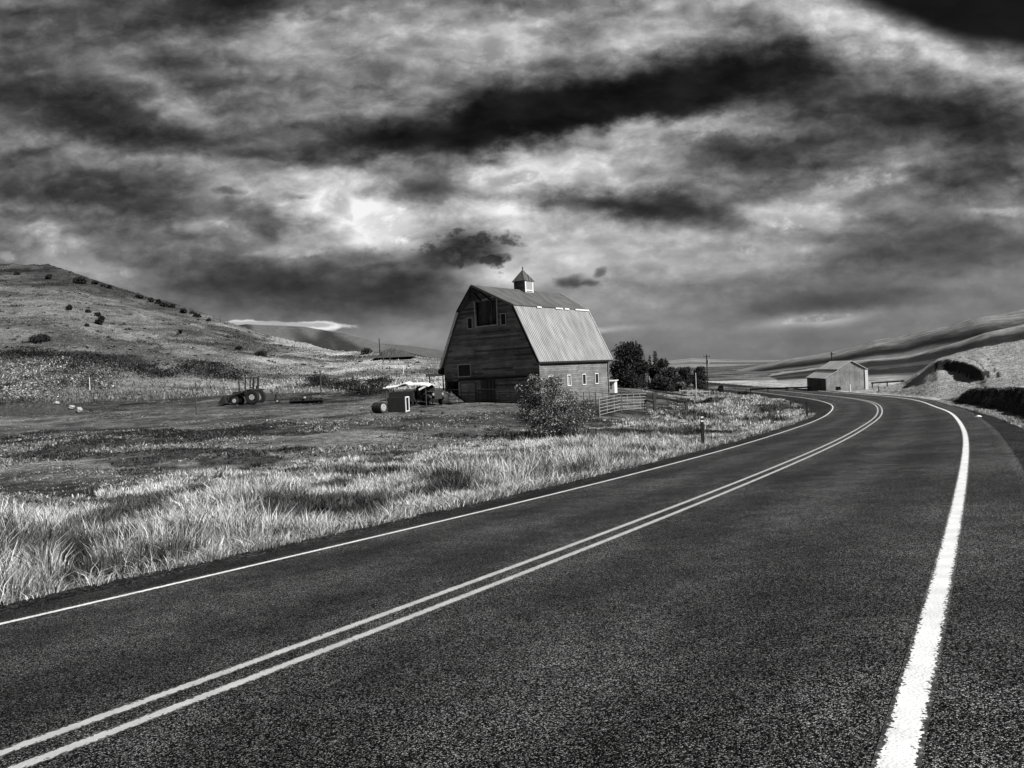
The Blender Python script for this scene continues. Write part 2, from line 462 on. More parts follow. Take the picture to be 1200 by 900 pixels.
def npmesh(name, V, faces_flat, sizes, material, parent=None, tone=None, smooth=False, uv=None, grain=None):
    me = bpy.data.meshes.new(name)
    V = np.asarray(V, np.float32)
    me.vertices.add(len(V)); me.vertices.foreach_set('co', V.ravel())
    faces_flat = np.asarray(faces_flat, np.int32); sizes = np.asarray(sizes, np.int32)
    me.loops.add(len(faces_flat)); me.loops.foreach_set('vertex_index', faces_flat)
    me.polygons.add(len(sizes)); me.polygons.foreach_set('loop_start', np.concatenate([[0], np.cumsum(sizes)[:-1]]).astype(np.int32))
    me.polygons.foreach_set('loop_total', sizes)
    if smooth: me.polygons.foreach_set('use_smooth', np.ones(len(sizes), bool))
    if uv is not None:
        l = me.uv_layers.new(name='UVMap'); l.data.foreach_set('uv', np.asarray(uv, np.float32)[faces_flat].ravel())
    for nm, arr in (('tone', tone), ('grain', grain)):
        if arr is not None:
            a = me.attributes.new(nm, 'FLOAT', 'POINT'); a.data.foreach_set('value', np.asarray(arr, np.float32))
    me.update(calc_edges=True)
    me.materials.append(material)
    o = bpy.data.objects.new(name, me); col.objects.link(o)
    if parent: o.parent = parent
    return o

class MB:
    def __init__(s): s.bm = bmesh.new()
    def box(s, c, d, rz=0, m=None, bev=0):
        r = bmesh.ops.create_cube(s.bm, size=1)
        X = Matrix.Translation(Vector(c)) @ (m if m is not None else Matrix.Rotation(rz, 4, 'Z')) @ Matrix.Diagonal((*d, 1))
        bmesh.ops.transform(s.bm, matrix=X, verts=r['verts'])
        if bev:
            es = list({e for v in r['verts'] for e in v.link_edges})
            bmesh.ops.bevel(s.bm, geom=es, offset=bev, segments=2, affect='EDGES')
        return s
    def bar(s, a, b, w, h=None):
        a, b = Vector(a), Vector(b); d = b - a
        q = d.to_track_quat('X', 'Z').to_matrix().to_4x4()
        return s.box((a + b) / 2, (d.length, w, h or w), m=q)
    def tube(s, a, b, r1, r2=None, n=8, caps=True):
        a, b = Vector(a), Vector(b); d = b - a
        q = d.to_track_quat('Z', 'Y').to_matrix().to_4x4()
        bmesh.ops.create_cone(s.bm, cap_ends=caps, segments=n, radius1=r1, radius2=r1 if r2 is None else r2, depth=d.length, matrix=Matrix.Translation((a + b) / 2) @ q)
        return s
    def path(s, pts, r, n=7):
        for a, b in zip(pts, pts[1:]): s.tube(a, b, r, r, n)
        return s
    def poly(s, pts):
        s.bm.faces.new([s.bm.verts.new(p) for p in pts]); return s
    def prism(s, pts, off):
        """polygon pts extruded by vector off"""
        off = Vector(off); A = [s.bm.verts.new(p) for p in pts]; B = [s.bm.verts.new(Vector(p) + off) for p in pts]
        s.bm.faces.new(A); s.bm.faces.new(B[::-1])
        for i in range(len(A)):
            j = (i + 1) % len(A); s.bm.faces.new((A[j], A[i], B[i], B[j]))
        return s
    def wheel(s, c, ax, r, w, n=22):
        """tyre ring: torus-like lathe about axis ax"""
        ax = Vector(ax).normalized(); q = ax.to_track_quat('Z', 'Y')
        prof = [(r * .58, -w / 2), (r * .9, -w / 2), (r, -w * .3), (r, w * .3), (r * .9, w / 2), (r * .58, w / 2)]
        rings = []
        for i in range(n):
            t = 2 * math.pi * i / n
            rings.append([s.bm.verts.new(Vector(c) + q @ Vector((math.cos(t) * a, math.sin(t) * a, b))) for a, b in prof])
        for i in range(n):
            A, B = rings[i], rings[(i + 1) % n]
            for k in range(len(prof)):
                s.bm.faces.new((A[k], B[k], B[(k + 1) % len(prof)], A[(k + 1) % len(prof)]))
        return s
    def holes(s, outline, holes, depth):
        """flat wall in local x,z with openings, thickness depth in +y"""
        es = []
        for loop in [outline] + holes:
            v = [s.bm.verts.new((p[0], 0, p[1])) for p in loop]
            es += [s.bm.edges.new((v[i], v[(i + 1) % len(v)])) for i in range(len(v))]
        r = bmesh.ops.triangle_fill(s.bm, use_beauty=True, use_dissolve=False, edges=es)
        fs = [g for g in r['geom'] if isinstance(g, bmesh.types.BMFace)]
        e = bmesh.ops.extrude_face_region(s.bm, geom=fs)
        bmesh.ops.translate(s.bm, vec=(0, depth, 0), verts=[g for g in e['geom'] if isinstance(g, bmesh.types.BMVert)])
        return s
    def heap(s, w, d, h, seed, n=70):
        """rough mound on the ground: grid raised by noise"""
        V = []
        for i in range(n + 1):
            for j in range(25):
                u, v = i / n * 2 - 1, j / 12 - 1
                e = max(0, 1 - u * u) ** .8 * max(0, 1 - v * v) ** .7
                k = .45 + .8 * float(fbm(np.array([u * 4 + seed]), np.array([v * 2.]), 4, seed)[0]) + .5 * (float(fbm(np.array([u * 22]), np.array([v * 9.]), 3, seed + 1)[0]) - .5)
                V.append(s.bm.verts.new((u * w / 2, v * d / 2, e * k * h - .08)))
        for i in range(n):
            for j in range(24):
                a = i * 25 + j
                s.bm.faces.new((V[a], V[a + 25], V[a + 26], V[a + 1]))
        return s
    def lump(s, c, d, seed=0, rough=.25, sub=2):
        r = bmesh.ops.create_icosphere(s.bm, subdivisions=sub, radius=1)
        rg = random.Random(seed); ph = [rg.uniform(0, 6.28) for _ in range(6)]
        for v in r['verts']:
            k = 1 + rough * (math.sin(v.co.x * 2.3 + ph[0]) * math.sin(v.co.y * 2.9 + ph[1]) + .6 * math.sin(v.co.z * 4.7 + v.co.x * 3.1 + ph[2]) + rg.uniform(-.25, .25))
            v.co = Vector((v.co.x * d[0] * k, v.co.y * d[1] * k, v.co.z * d[2] * k)) + Vector(c)
        return s
    def build(s, name, material, parent=None, smooth=False):
        bmesh.ops.recalc_face_normals(s.bm, faces=s.bm.faces)
        me = bpy.data.meshes.new(name); s.bm.to_mesh(me); s.bm.free()
        me.materials.append(material)
        if smooth: me.polygons.foreach_set('use_smooth', np.ones(len(me.polygons), bool))
        o = bpy.data.objects.new(name, me); col.objects.link(o)
        if parent: o.parent = parent
        return o

def copy_tree(o, parent=None):
    c = o.copy(); col.objects.link(c)
    if parent: c.parent = parent
    for ch in [k for k in o.children]:
        copy_tree(ch, c)
    return c

def scarp_mask(x, y):
    """bare dark earth of the knoll: the slumped face and two worn cattle tracks curving down beside it"""
    tk = x / np.maximum(y, 1)
    n = fbm(x * 1.2, y * 1.2, 3, 171) - .5
    lo = np.interp(tk, KTT, KP[:, 2, 1]) - .5 + n; hi = np.interp(tk, KTT, KP[:, 3, 1]) + .3
    m = (y > lo) & (y < hi) & (tk > KTT[3] - .004) & (tk < KTT[8] + .004)
    for c0_, c1_, y0_, y1_ in ((1117, 1156, 95.5, 78.8), (1140, 1168, 99, 77.6)):
        a_, b_ = (c0_ - 600) / F, (c1_ - 600) / F
        q_ = np.clip((tk - a_) / (b_ - a_), 0, 1); yc_ = y1_ + (y0_ - y1_) * (1 - q_ ** 2.2)
        m |= (tk > a_) & (tk < b_ + .004) & (np.abs(y - yc_) < .45 + 1.4 * q_ ** 6)
    return m

# ------------------------------------------------------------------ ground sheet (one continuous surface split where the hills rise)
AZ = np.concatenate([np.linspace(-180, -48, 60)[:-1], np.linspace(-48, 48, 900), np.linspace(48, 180, 60)[1:]])
RD = np.concatenate([[.5, 1.2], np.geomspace(2, 130, 640), np.geomspace(131.2, 6000, 260)])
aa, rr = np.meshgrid(np.radians(AZ), RD, indexing='ij')
gx, gy = (rr * np.sin(aa)).ravel(), (rr * np.cos(aa)).ravel()
gzv, zone, goff, gst = terrain(gx, gy, True)
nA, nR = len(AZ), len(RD)
dist = np.hypot(gx, gy)

def slope_tone(t, y):
    return (.82 + 1.15 * sm((t + .52) / .32)) * (1 - .38 * sm((y - 190) / 90) * (t < -.2))  # hillside tone: paler towards the right, darker high on the left

def tones(x, y, zone, off, st):
    n1 = fbm(x * .06, y * .06, 4, 51); n2 = fbm(x * .5, y * .5, 4, 57)
    tone = .05 + .11 * sm((n1 - .38) / .25)
    grain = np.ones(len(x))
    # yard of bare earth round the barn and along the foot of the slope
    t = x / np.maximum(y, 1)
    yard = sm((y - 44 + 14 * (n1 - .5)) / 12) * (1 - sm((y - 74 - 22 * (n1 - .5)) / 12)) * (t < .02) * (off < -12)
    tone = tone * (1 - .9 * yard) + (.12 + .14 * (n2 - .5)) * .9 * yard
    dark = sm((fbm(x * .30, y * .34, 4, 63) - .54) / .1) * (off < -14)
    tone = tone * (1 - .62 * dark * (1 - .6 * yard))
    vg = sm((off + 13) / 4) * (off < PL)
    tone = tone * (1 - vg) + vg * (.025 + .05 * n2)  # ground under the tall grass darkened to deepen the shade between clumps
    shoulder = ((off < PL + .1) & (off > PL - .75))
    tone = np.where(shoulder, .028, tone)
    # right hand side
    dr = off - PR
    r = (off > 0) & (dist_of(x, y) < 200)
    dr = dr - shoulder_w(st)
    tone = np.where(r & (dr < 0), .03, tone)
    tone = np.where(r & (dr >= 0) & (dr < .6), .34, tone)
    tone = np.where(r & (dr >= .6) & (dr < 2.0) & (st < 74 + 8 * (n2 - .5)), .02 + .30 * fbm(st * 1.6, dr * .5, 3, 91) ** 2.5 + .06 * sm((1.3 - dr) / .6) * n2, tone)
    tone = np.where(r & ((dr >= 2.0) | ((st >= 74 + 8 * (n2 - .5)) & (dr >= .6))), .36 + .16 * (n2 - .5), tone)
    # hills
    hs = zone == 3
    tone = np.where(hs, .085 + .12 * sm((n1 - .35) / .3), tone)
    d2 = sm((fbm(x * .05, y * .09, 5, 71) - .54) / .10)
    tone = np.where(hs, tone * (1 - .55 * d2) * slope_tone(t, y), tone)
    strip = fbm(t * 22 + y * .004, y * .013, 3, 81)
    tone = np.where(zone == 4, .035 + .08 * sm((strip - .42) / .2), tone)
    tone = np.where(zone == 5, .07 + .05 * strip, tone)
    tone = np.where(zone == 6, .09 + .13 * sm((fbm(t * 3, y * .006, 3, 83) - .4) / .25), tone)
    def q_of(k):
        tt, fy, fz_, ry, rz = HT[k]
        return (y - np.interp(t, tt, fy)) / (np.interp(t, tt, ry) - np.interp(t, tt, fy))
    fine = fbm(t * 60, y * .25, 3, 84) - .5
    q = q_of('right_back_hill') + .22 * (fbm(t * 7, y * .006, 4, 85) - .5) + .05 * fine
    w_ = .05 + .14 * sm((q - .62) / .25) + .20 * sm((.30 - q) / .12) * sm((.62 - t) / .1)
    w_ = w_ * (1 - .75 * np.exp(-((q - .52) / .10) ** 2)) + .12 * np.exp(-((q - .40) / .05) ** 2)  # shaded faces and lighter ridges painted into the hill tone as bands
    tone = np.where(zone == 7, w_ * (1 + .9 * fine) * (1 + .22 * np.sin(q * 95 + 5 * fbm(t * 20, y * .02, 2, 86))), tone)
    q = q_of('right_front_hill') + .12 * (fbm(t * 9, y * .012, 4, 88) - .5) + .05 * fine
    w_ = .028 + .24 * sm((q - .84) / .12) + .26 * sm((.30 - q) / .16) * sm((.60 - t) / .12) + .05 * np.exp(-((q - .55) / .07) ** 2)  # bright lit crest over a dark shaded face, put into the tone
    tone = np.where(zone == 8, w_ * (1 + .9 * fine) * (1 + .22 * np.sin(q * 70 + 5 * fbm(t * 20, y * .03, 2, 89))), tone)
    kn = zone == 9
    tone = np.where(kn, .36 + .12 * (n2 - .5), tone)
    grain = np.where(zone >= 4, .45, grain)
    return tone, grain

def dist_of(x, y): return np.hypot(x, y)
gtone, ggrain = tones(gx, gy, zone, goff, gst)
# knoll: steep scarps show bare dark earth
Zg = gzv.reshape(nA, nR)
sl = np.zeros_like(Zg); sl[:, 1:] = (Zg[:, 1:] - Zg[:, :-1]) / (RD[1:] - RD[:-1])[None]
sl[:, :-1] = np.maximum(sl[:, :-1], sl[:, 1:])
sl = sl.ravel()
scarp = (zone == 9) & scarp_mask(gx, gy)
gtone = np.where(scarp, .035, gtone)
GV = np.stack([gx, gy, gzv], -1)
ii, jj = np.meshgrid(np.arange(nA - 1), np.arange(nR - 1), indexing='ij')
q00 = (ii * nR + jj).ravel()
quads = np.stack([q00, q00 + nR, q00 + nR + 1, q00 + 1], -1)
fz = zone[quads].max(1)
names = {0: 'field', 1: 'field', 2: 'field', 3: 'hillside', 4: 'middle_hill', 5: 'rear_hill', 6: 'far_hill', 7: 'right_back_slope', 8: 'right_front_hill', 9: 'knoll'}
for nm in dict.fromkeys(names.values()):
    zs = [k for k, v in names.items() if v == nm]
    f = quads[np.isin(fz, zs)]
    if not len(f): continue
    used, inv = np.unique(f, return_inverse=True)
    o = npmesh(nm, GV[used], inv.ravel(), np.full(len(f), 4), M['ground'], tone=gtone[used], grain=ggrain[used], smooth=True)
    tag(o, kind='structure')

# ------------------------------------------------------------------ road, gravel shoulders, painted lines
def ribbon(name, lo, hi, lift, material, s0=-50, s1=190, n=2, label=None, kind='structure', uvmode='off', wob=0):
    sel = np.where((S >= s0) & (S <= s1))[0]
    offs = np.linspace(lo, hi, n)
    V = []; UV = []
    for k, i in enumerate(sel):
        for j, o in enumerate(offs):
            oo = o + (wob * (fbm(np.array([S[i] * .7]), np.array([j * 3.1]), 4, 91)[0] - .5) if wob and j in (0, n - 1) else 0)
            z = RZ[i] + bnk[i] * min(max(oo, PL), PR)
            V.append((RX[i] + NX[i] * oo, RY[i] + NY[i] * oo, z + lift))
            UV.append((oo if uvmode == 'off' else (2 * j / (n - 1) - 1), S[i]))
    a = np.arange(len(sel) - 1)[:, None] * n + np.arange(n - 1)[None]
    a = a.ravel()
    f = np.stack([a, a + 1, a + n + 1, a + n], -1)
    o = npmesh(name, V, f.ravel(), np.full(len(f), 4), material, uv=UV, smooth=True)
    return tag(o, kind=kind)
ribbon('road', PL, PR, .0, M['asphalt'], n=10)
def shoulder(name, sgn):
    sel = np.where((S >= -40) & (S <= 150))[0]
    V = []
    n = 10
    e = PR if sgn > 0 else PL
    for i in sel:
        for j in range(n):
            wdt = (float(shoulder_w(S[i])) + .05 if sgn > 0 else .62 + .9 * float(sm((S[i] - 38) / 25))) + .3 * (fbm(np.array([S[i] * .5]), np.array([sgn * 4.]), 4, 95)[0] - .5)
            o = e + sgn * (j / (n - 1) * wdt - .05)
            V.append((RX[i] + NX[i] * o, RY[i] + NY[i] * o, 0))
    V = np.array(V)
    V[:, 2] = terrain(V[:, 0], V[:, 1]) + .022
    for k, i in enumerate(sel):                       # tuck the inner edge just under the asphalt
        V[k * n, 2] = RZ[i] + bnk[i] * e - .006
        V[k * n + n - 1, 2] -= .05
    a = (np.arange(len(sel) - 1)[:, None] * n + np.arange(n - 1)[None]).ravel()
    f = np.stack([a, a + 1, a + n + 1, a + n], -1)
    o = npmesh(name, V, f.ravel(), np.full(len(f), 4), M['gravel'], smooth=True)
    tag(o, kind='structure')
shoulder('gravel_shoulder', 1)
shoulder('gravel_shoulder', -1)
ribbon('road_marking_edge_line', 3.50, 3.66, .003, M['white_paint'], n=3, uvmode='unit')
ribbon('road_marking_edge_line', -3.66, -3.54, .003, M['white_paint'], n=3, uvmode='unit')
ribbon('road_marking_centre_line', -.20, -.08, .003, M['centre_paint'], n=3, uvmode='unit')
ribbon('road_marking_centre_line', .08, .20, .003, M['centre_paint'], n=3, uvmode='unit')

# ------------------------------------------------------------------ grass
def blades(P, h, w, ang, lean, tone, head=0.0):
    """every blade: base pair, middle pair, tip"""
    n = len(P)
    d = np.stack([np.cos(ang), np.sin(ang), np.zeros(n)], -1)                  # lean direction
    f = rng.uniform(0, 2 * np.pi, n); wv = np.stack([np.cos(f), np.sin(f), np.zeros(n)], -1) * (w / 2)[:, None]
    up = np.array([0, 0, 1.0])
    mid = P + up * (h * .58)[:, None] + d * (lean * h * .32)[:, None]
    tip = P + up * (h * (1 - .18 * lean))[:, None] + d * (lean * h)[:, None]
    wm = wv * (.75 + head * rng.uniform(0, 1.6, n))[:, None]
    V = np.stack([P - wv, P + wv, mid + wm, mid - wm, tip], 1).reshape(-1, 3)
    b = np.arange(n)[:, None] * 5
    fl = np.concatenate([b + 0, b + 1, b + 2, b + 3, b + 3, b + 2, b + 4], 1).ravel()
    return V, fl, np.tile([4, 3], n), np.repeat(tone, 5)

def scatter_grass(name, x, y, h, w, lean, tone, label, cat='grass', head=0.0, sink=.02):
    z = terrain(x, y)
    P = np.stack([x, y, z - sink], -1)
    ang = rng.normal(math.pi * .9, 1.5, len(x))
    V, fl, sz, tn = blades(P, h, w, ang, lean, tone, head)
    o = npmesh(name, V, fl, sz, M['grass'], tone=tn)
    return tag(o, label, cat, kind='stuff')

def strip_points(n, s0, s1, o0, o1, pw=1.0):
    s = s0 + (s1 - s0) * rng.random(n) ** pw
    o = o0 + (o1 - o0) * rng.random(n)
    x = np.interp(s, S, RX) + np.interp(s, S, NX) * o; y = np.interp(s, S, RY) + np.interp(s, S, NY) * o
    return x, y, s, o

def tufts(cx, cy, nb, h, rad, tone, spread=.6, wmin=.0055, wk=.0006, vt=.6):
    """grass clumps: nb blades fan out of each centre"""
    k = np.repeat(np.arange(len(cx)), nb); m = len(k)
    a = rng.random(m) * 6.283; r_ = np.sqrt(rng.random(m))
    x = cx[k] + np.cos(a) * r_ * rad[k]; y = cy[k] + np.sin(a) * r_ * rad[k]
    D = np.hypot(x, y)
    hh = h[k] * (.4 + .75 * rng.random(m)) * (1.1 - .35 * r_)
    lean = (spread * r_ * (.4 + .9 * rng.random(m)) + np.abs(rng.normal(.06, .12, m))).clip(0, 1.3)
    ang = a + rng.normal(0, .6, m)
    tn = tone[k] * (1 - vt + 2 * vt * rng.random(m)); tn = np.where(rng.random(m) < .16, tn * .2, tn)
    w = np.maximum(wmin, D * wk) * (.6 + .8 * rng.random(m))
    return x, y, hh, w, lean, tn.clip(.015, .88), ang

def scatter_tufts(name, parts, label):
    x, y, h, w, lean, tone, ang = [np.concatenate(v) for v in zip(*parts)]
    V, fl, sz, tn = blades(np.stack([x, y, terrain(x, y) - .02], -1), h, w, ang, lean, tone, .6)
    return tag(npmesh(name, V, fl, sz, M['grass'], tone=tn), label, 'grass', kind='stuff')

def verge_tufts(n, s0, s1, wide, nb):
    x, y, s, o = strip_points(n, s0, s1, -4.7, -wide)
    D = np.hypot(x, y)
    ok = (y > 3) & (np.abs(x / np.maximum(y, .1)) < 1.25)
    lim = -(17.5 + 6 * (fbm(x * .12, y * .12, 3, 101) - .5)) - np.clip((s - 45) * .12, 0, 6) + 1.5 * sm((s - 26) / 16)
    ok &= (o > lim + rng.random(n) * 4) & (o < -4.85 - .8 * vnoise(s * .8, s * 0 + 2, 103) - 1.1 * sm((s - 40) / 25))
    gap = fbm(x * .5, y * .5, 3, 107)
    ok &= rng.random(n) < .25 + 1.6 * np.clip(gap - .3, 0, 1) * 2
    x, y, s, o, D, lim, gap = [v[ok] for v in (x, y, s, o, D, lim, gap)]
    m = len(x)
    front = (.55 + .45 * sm((-5 - o) / 2.2)) * (1 - .45 * sm((s - 14) / 16) * (1 - sm((-5 - o) / 9)))
    edge = .3 + .7 * sm((o - lim) / 8)
    big = fbm(x * .28, y * .28, 3, 113)
    h = (.27 + .42 * sm((big - .35) / .3)) * front * edge * (.6 + .7 * rng.random(m))
    pt = sm((fbm(x * .6, y * .6, 4, 117) - .36) / .22)
    far_ = sm((s - 14) / 18)
    tone = (.12 + .18 * far_ + (.74 - .16 * far_) * pt) * (.5 + .8 * rng.random(m)); tone = np.where(rng.random(m) < .2 - .1 * far_, tone * .2, tone)
    dkb = sm((fbm(x * .22, y * .22, 3, 119) - .6) / .06) * far_
    tone = tone * (1 - .8 * dkb); h = h * (1 + .5 * dkb)
    rad = (.10 + .22 * rng.random(m)) * (1 + .6 * sm((D - 25) / 50))
    clear = np.ones(m, bool)
    return tufts(x[clear], y[clear], nb, h, rad, tone)
def edge_tufts(n):
    """short bent and broken grass spilling over the pavement edge"""
    x, y, s, o = strip_points(n, -6, 60, 0, 1, 1.3)
    o = -4.62 - 1.3 * o ** 1.5 * (.5 + vnoise(s * .9, s * 0 + 5, 133))
    x = np.interp(s, S, RX) + np.interp(s, S, NX) * o; y = np.interp(s, S, RY) + np.interp(s, S, NY) * o
    ok = (y > 3) & (np.abs(x / np.maximum(y, .1)) < 1.25) & (rng.random(n) < .1 + 1.1 * vnoise(s * .7, s * 0 + 8, 135))
    x, y = x[ok], y[ok]; m = len(x)
    return tufts(x, y, 18, .10 + .26 * rng.random(m), .05 + .14 * rng.random(m), .16 + .6 * rng.random(m), 1.25, .006, .0006, .6)

scatter_tufts('roadside_grass', [verge_tufts(12500, -7, 14, 22, 56), edge_tufts(5200), verge_tufts(13500, 12, 40, 23, 38), verge_tufts(16000, 38, 130, 30, 20)],
              'tall dry roadside grass in clumps between the road and the pasture')

# short pasture grass and stubble
def field_points(n, dmin, dmax, t0, t1):
    y = dmin * (dmax / dmin) ** rng.random(n); t = t0 + (t1 - t0) * rng.random(n)
    return y * t, y
def pasture(n, d0, d1, nb):
    x, y = field_points(n, d0, d1, -1.0, .3)
    z, zn, off, st = terrain(x, y, True)
    p = fbm(x * .35, y * .35, 4, 121)
    ok = (off < -9) & (zn < 2) & (rng.random(n) < .42 + 2.4 * np.clip(p - .42, 0, 1))
    x, y, p = x[ok], y[ok], p[ok]; m = len(x)
    dk = sm((fbm(x * .30, y * .34, 4, 63) - .54) / .1)
    h = (.04 + .14 * np.clip(p - .42, 0, .4) * 2.5 + .05 * dk) * (.5 + rng.random(m)) * (1 - .55 * sm((y - 46) / 12))
    tone = (.34 - .25 * dk) * (.15 + 1.3 * rng.random(m) ** 1.3)
    return tufts(x, y, nb, h, .04 + .10 * rng.random(m), tone, 1.1, .009, .0008)
scatter_tufts('pasture_grass', [pasture(42000, 12, 34, 8), pasture(52000, 32, 94, 5)], 'short grazed grass clumps across the pasture in front of the barn')

# hillside bunch grass
x, y = field_points(170000, 84, 320, -.8, .12)
z, zn, off, st = terrain(x, y, True)
p = fbm(x * .09, y * .13, 4, 131)
ok = (zn == 3) & (rng.random(len(x)) < .25 + 2.2 * np.clip(p - .42, 0, 1))
x, y, p = x[ok], y[ok], p[ok]; m = len(x); D = np.hypot(x, y)
d2 = sm((fbm(x * .05, y * .09, 5, 71) - .54) / .10)
low = 1 - sm((y - 95) / 70)
tone = np.clip((.21 - .15 * d2) * slope_tone(x / y, y) * (.25 + 1.4 * rng.random(m) ** 1.3), .02, .6)
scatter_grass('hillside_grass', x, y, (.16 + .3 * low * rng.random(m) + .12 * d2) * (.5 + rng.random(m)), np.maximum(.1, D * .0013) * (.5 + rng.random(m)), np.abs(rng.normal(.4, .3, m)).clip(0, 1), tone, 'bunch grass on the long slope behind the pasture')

# verge on the right, weeds on the cut bank, grass on the field above it and on the knoll
x, y, s, o = strip_points(60000, 4, 74, 0, 1)
o = PR + shoulder_w(s) - .12 + o * .85
x = np.interp(s, S, RX) + np.interp(s, S, NX) * o; y = np.interp(s, S, RY) + np.interp(s, S, NY) * o
ok = rng.random(len(x)) < .12 + .9 * vnoise(x * 1.3, y * 1.3, 141)
x, y, s, o = x[ok], y[ok], s[ok], o[ok]; m = len(x); D = np.hypot(x, y)
scatter_grass('verge_grass', x, y, (.08 + .2 * rng.random(m) * vnoise(x * .9, y * .9, 143)), np.maximum(.01, D * .001), np.abs(rng.normal(.5, .3, m)), np.clip(.42 * (.4 + rng.random(m)), .05, .65), 'thin strip of pale grass between the gravel shoulder and the cut bank')
x, y, s, o = strip_points(80000, 2, 76, 0, 1)
o = PR + shoulder_w(s) + .6 + o * 1.0
x = np.interp(s, S, RX) + np.interp(s, S, NX) * o; y = np.interp(s, S, RY) + np.interp(s, S, NY) * o
ok = rng.random(len(x)) < .15 + 1.0 * np.clip(fbm(x * .8, y * .8, 3, 145) - .35, 0, 1) * 2
x, y, s, o = x[ok], y[ok], s[ok], o[ok]; m = len(x); D = np.hypot(x, y)
scatter_grass('bank_weeds', x, y, (.05 + .16 * rng.random(m) * vnoise(x * .7, y * .7, 147)), np.maximum(.012, D * .0009), np.abs(rng.normal(.5, .4, m)), np.clip(.16 * (.2 + 1.8 * rng.random(m) ** 2), .02, .4), 'dark weeds clinging to the cut earth bank')
x, y, s, o = strip_points(70000, 0, 76, PR + 2.9, PR + 22)
m = len(x); D = np.hypot(x, y)
scatter_grass('bank_top_grass', x, y, (.06 + .14 * rng.random(m)), np.maximum(.014, D * .0011), np.abs(rng.normal(.5, .3, m)), np.clip(.44 * (.5 + .8 * rng.random(m)), .05, .62), 'pale grass on the field above the cut bank')
x, y = field_points(70000, 66, 125, .4, .85)
z, zn, off, st = terrain(x, y, True)
ok = ((zn == 9) | ((off > PR + 2) & (st > 74))) & ~scarp_mask(x, y)
x, y = x[ok], y[ok]; m = len(x); D = np.hypot(x, y); p = fbm(x * .3, y * .3, 3, 151)
scatter_grass('knoll_grass', x, y, (.05 + .12 * rng.random(m) * p), np.maximum(.03, D * .0009), np.abs(rng.normal(.5, .3, m)), np.clip(.40 * (.55 + .6 * rng.random(m)) * (.6 + .8 * p), .05, .6), 'pale bunch grass on the cut knoll beyond the bend')

# ------------------------------------------------------------------ foliage
def leaves(P, size, tone, flat=.0, aspect=2.2):
    n = len(P)
    a = rng.normal(size=(n, 3)); a /= np.linalg.norm(a, axis=1)[:, None]
    b = rng.normal(size=(n, 3)); b -= (a * b).sum(1)[:, None] * a; b /= np.linalg.norm(b, axis=1)[:, None]
    a = a * (size * aspect / 2)[:, None]; b = b * (size / 2)[:, None]
    V = np.stack([P - a, P + b, P + a, P - b], 1).reshape(-1, 3)
    return V, np.arange(n * 4), np.full(n, 4), np.repeat(tone, 4)

def cloud(n, lobes, hollow=.35):
    """points spread through a set of ellipsoid lobes (cx,cy,cz,rx,ry,rz)"""
    L = np.array(lobes, float); v = L[:, 3] * L[:, 4] * L[:, 5]; k = rng.choice(len(L), n, p=v ** .75 / (v ** .75).sum())
    d = rng.normal(size=(n, 3)); d /= np.linalg.norm(d, axis=1)[:, None]
    r = (hollow + (1 - hollow) * rng.random(n)) ** .5 * (1 + .12 * rng.normal(size=n))
    return L[k, :3] + d * r[:, None] * L[k, 3:], k

def plant(name, px, D, lobes, nl, size, tone, label, cat, group=None, trunk=None, tvar=.5, aspect=2.0, pale=0.0, limbs=5, base=None):
    """crown of leaf faces over a tapered trunk with limbs; lobes in metres above the base"""
    p = ground_at(px, D) if base is None else base
    root = empty(name, p, 0, label, cat, group)
    P, k = cloud(nl, lobes)
    nlb = len(lobes)
    lt = rng.uniform(.75, 1.3, nlb)[k]
    tn = np.clip(tone * lt * (1 - tvar + 2 * tvar * rng.random(nl)), .012, .6)
    if pale:
        tn = np.where(rng.random(nl) < pale, rng.uniform(.25, .5, nl), tn)
    P[:, 2] = np.maximum(P[:, 2], .03)
    V, fl, sz, t = leaves(P, size * (.6 + .8 * rng.random(nl)), tn, aspect=aspect)
    npmesh('crown' if 'tree' in name else 'foliage', V, fl, sz, M['leaf'], root, tone=t)
    tr = trunk or .06
    b = MB(); L = np.array(lobes, float)
    top = L[:, 2].max()
    b.tube((0, 0, -.25), (0, 0, top * .45), tr, tr * .7, 8)
    b.tube((0, 0, top * .45), (L[:, 0].mean() * .6, L[:, 1].mean() * .6, top), tr * .7, tr * .2, 7)
    for q in L[:limbs + 3]:
        b.tube((0, 0, top * random.uniform(.08, .4)), tuple(q[:3]), tr * .5, tr * .12, 6)
    b.build('trunk' if 'tree' in name else 'stem', M['bark'], root)
    return root

def pxm(D): return D / F
# big round tree right of the barn
def ball_lobes(w, h, n, seed, z0=.1, fat=.42):
    r = random.Random(seed); out = []
    for i in range(n):
        a = r.uniform(0, 6.28); zz = r.uniform(z0, .92); s = math.sin(math.pi * min(1, (zz + .22) / 1.3)) ** .7
        q = r.uniform(.2, .68) * w / 2 * s
        rr = w * fat * r.uniform(.55, .95) * .62
        out.append((math.cos(a) * q, math.sin(a) * q, zz * h * .93, rr, rr, rr * r.uniform(.7, 1.0)))
    return out
D = 108; u = pxm(D)
plant('round_tree', 737, D, ball_lobes(54 * u, 53 * u, 34, 3, .16), 11000, .17, .032, 'large dense round dark tree just right of the barn, tallest of the trees', 'tree', trunk=.22)
plant('round_tree', 752, D + 3, ball_lobes(24 * u, 38 * u, 16, 4, .12), 4000, .16, .03, 'lower dark tree merging into the right side of the large round tree', 'tree', trunk=.14)
def cone_lobes(w, h, n=11):
    return [(random.uniform(-.08, .08) * w, random.uniform(-.08, .08) * w, h * (.12 + .85 * i / (n - 1)), w * .5 * (1.0 - .86 * i / (n - 1)) + .05, w * .5 * (1.0 - .86 * i / (n - 1)) + .05, h / n * .9) for i in range(n)]
D = 118; u = pxm(D)
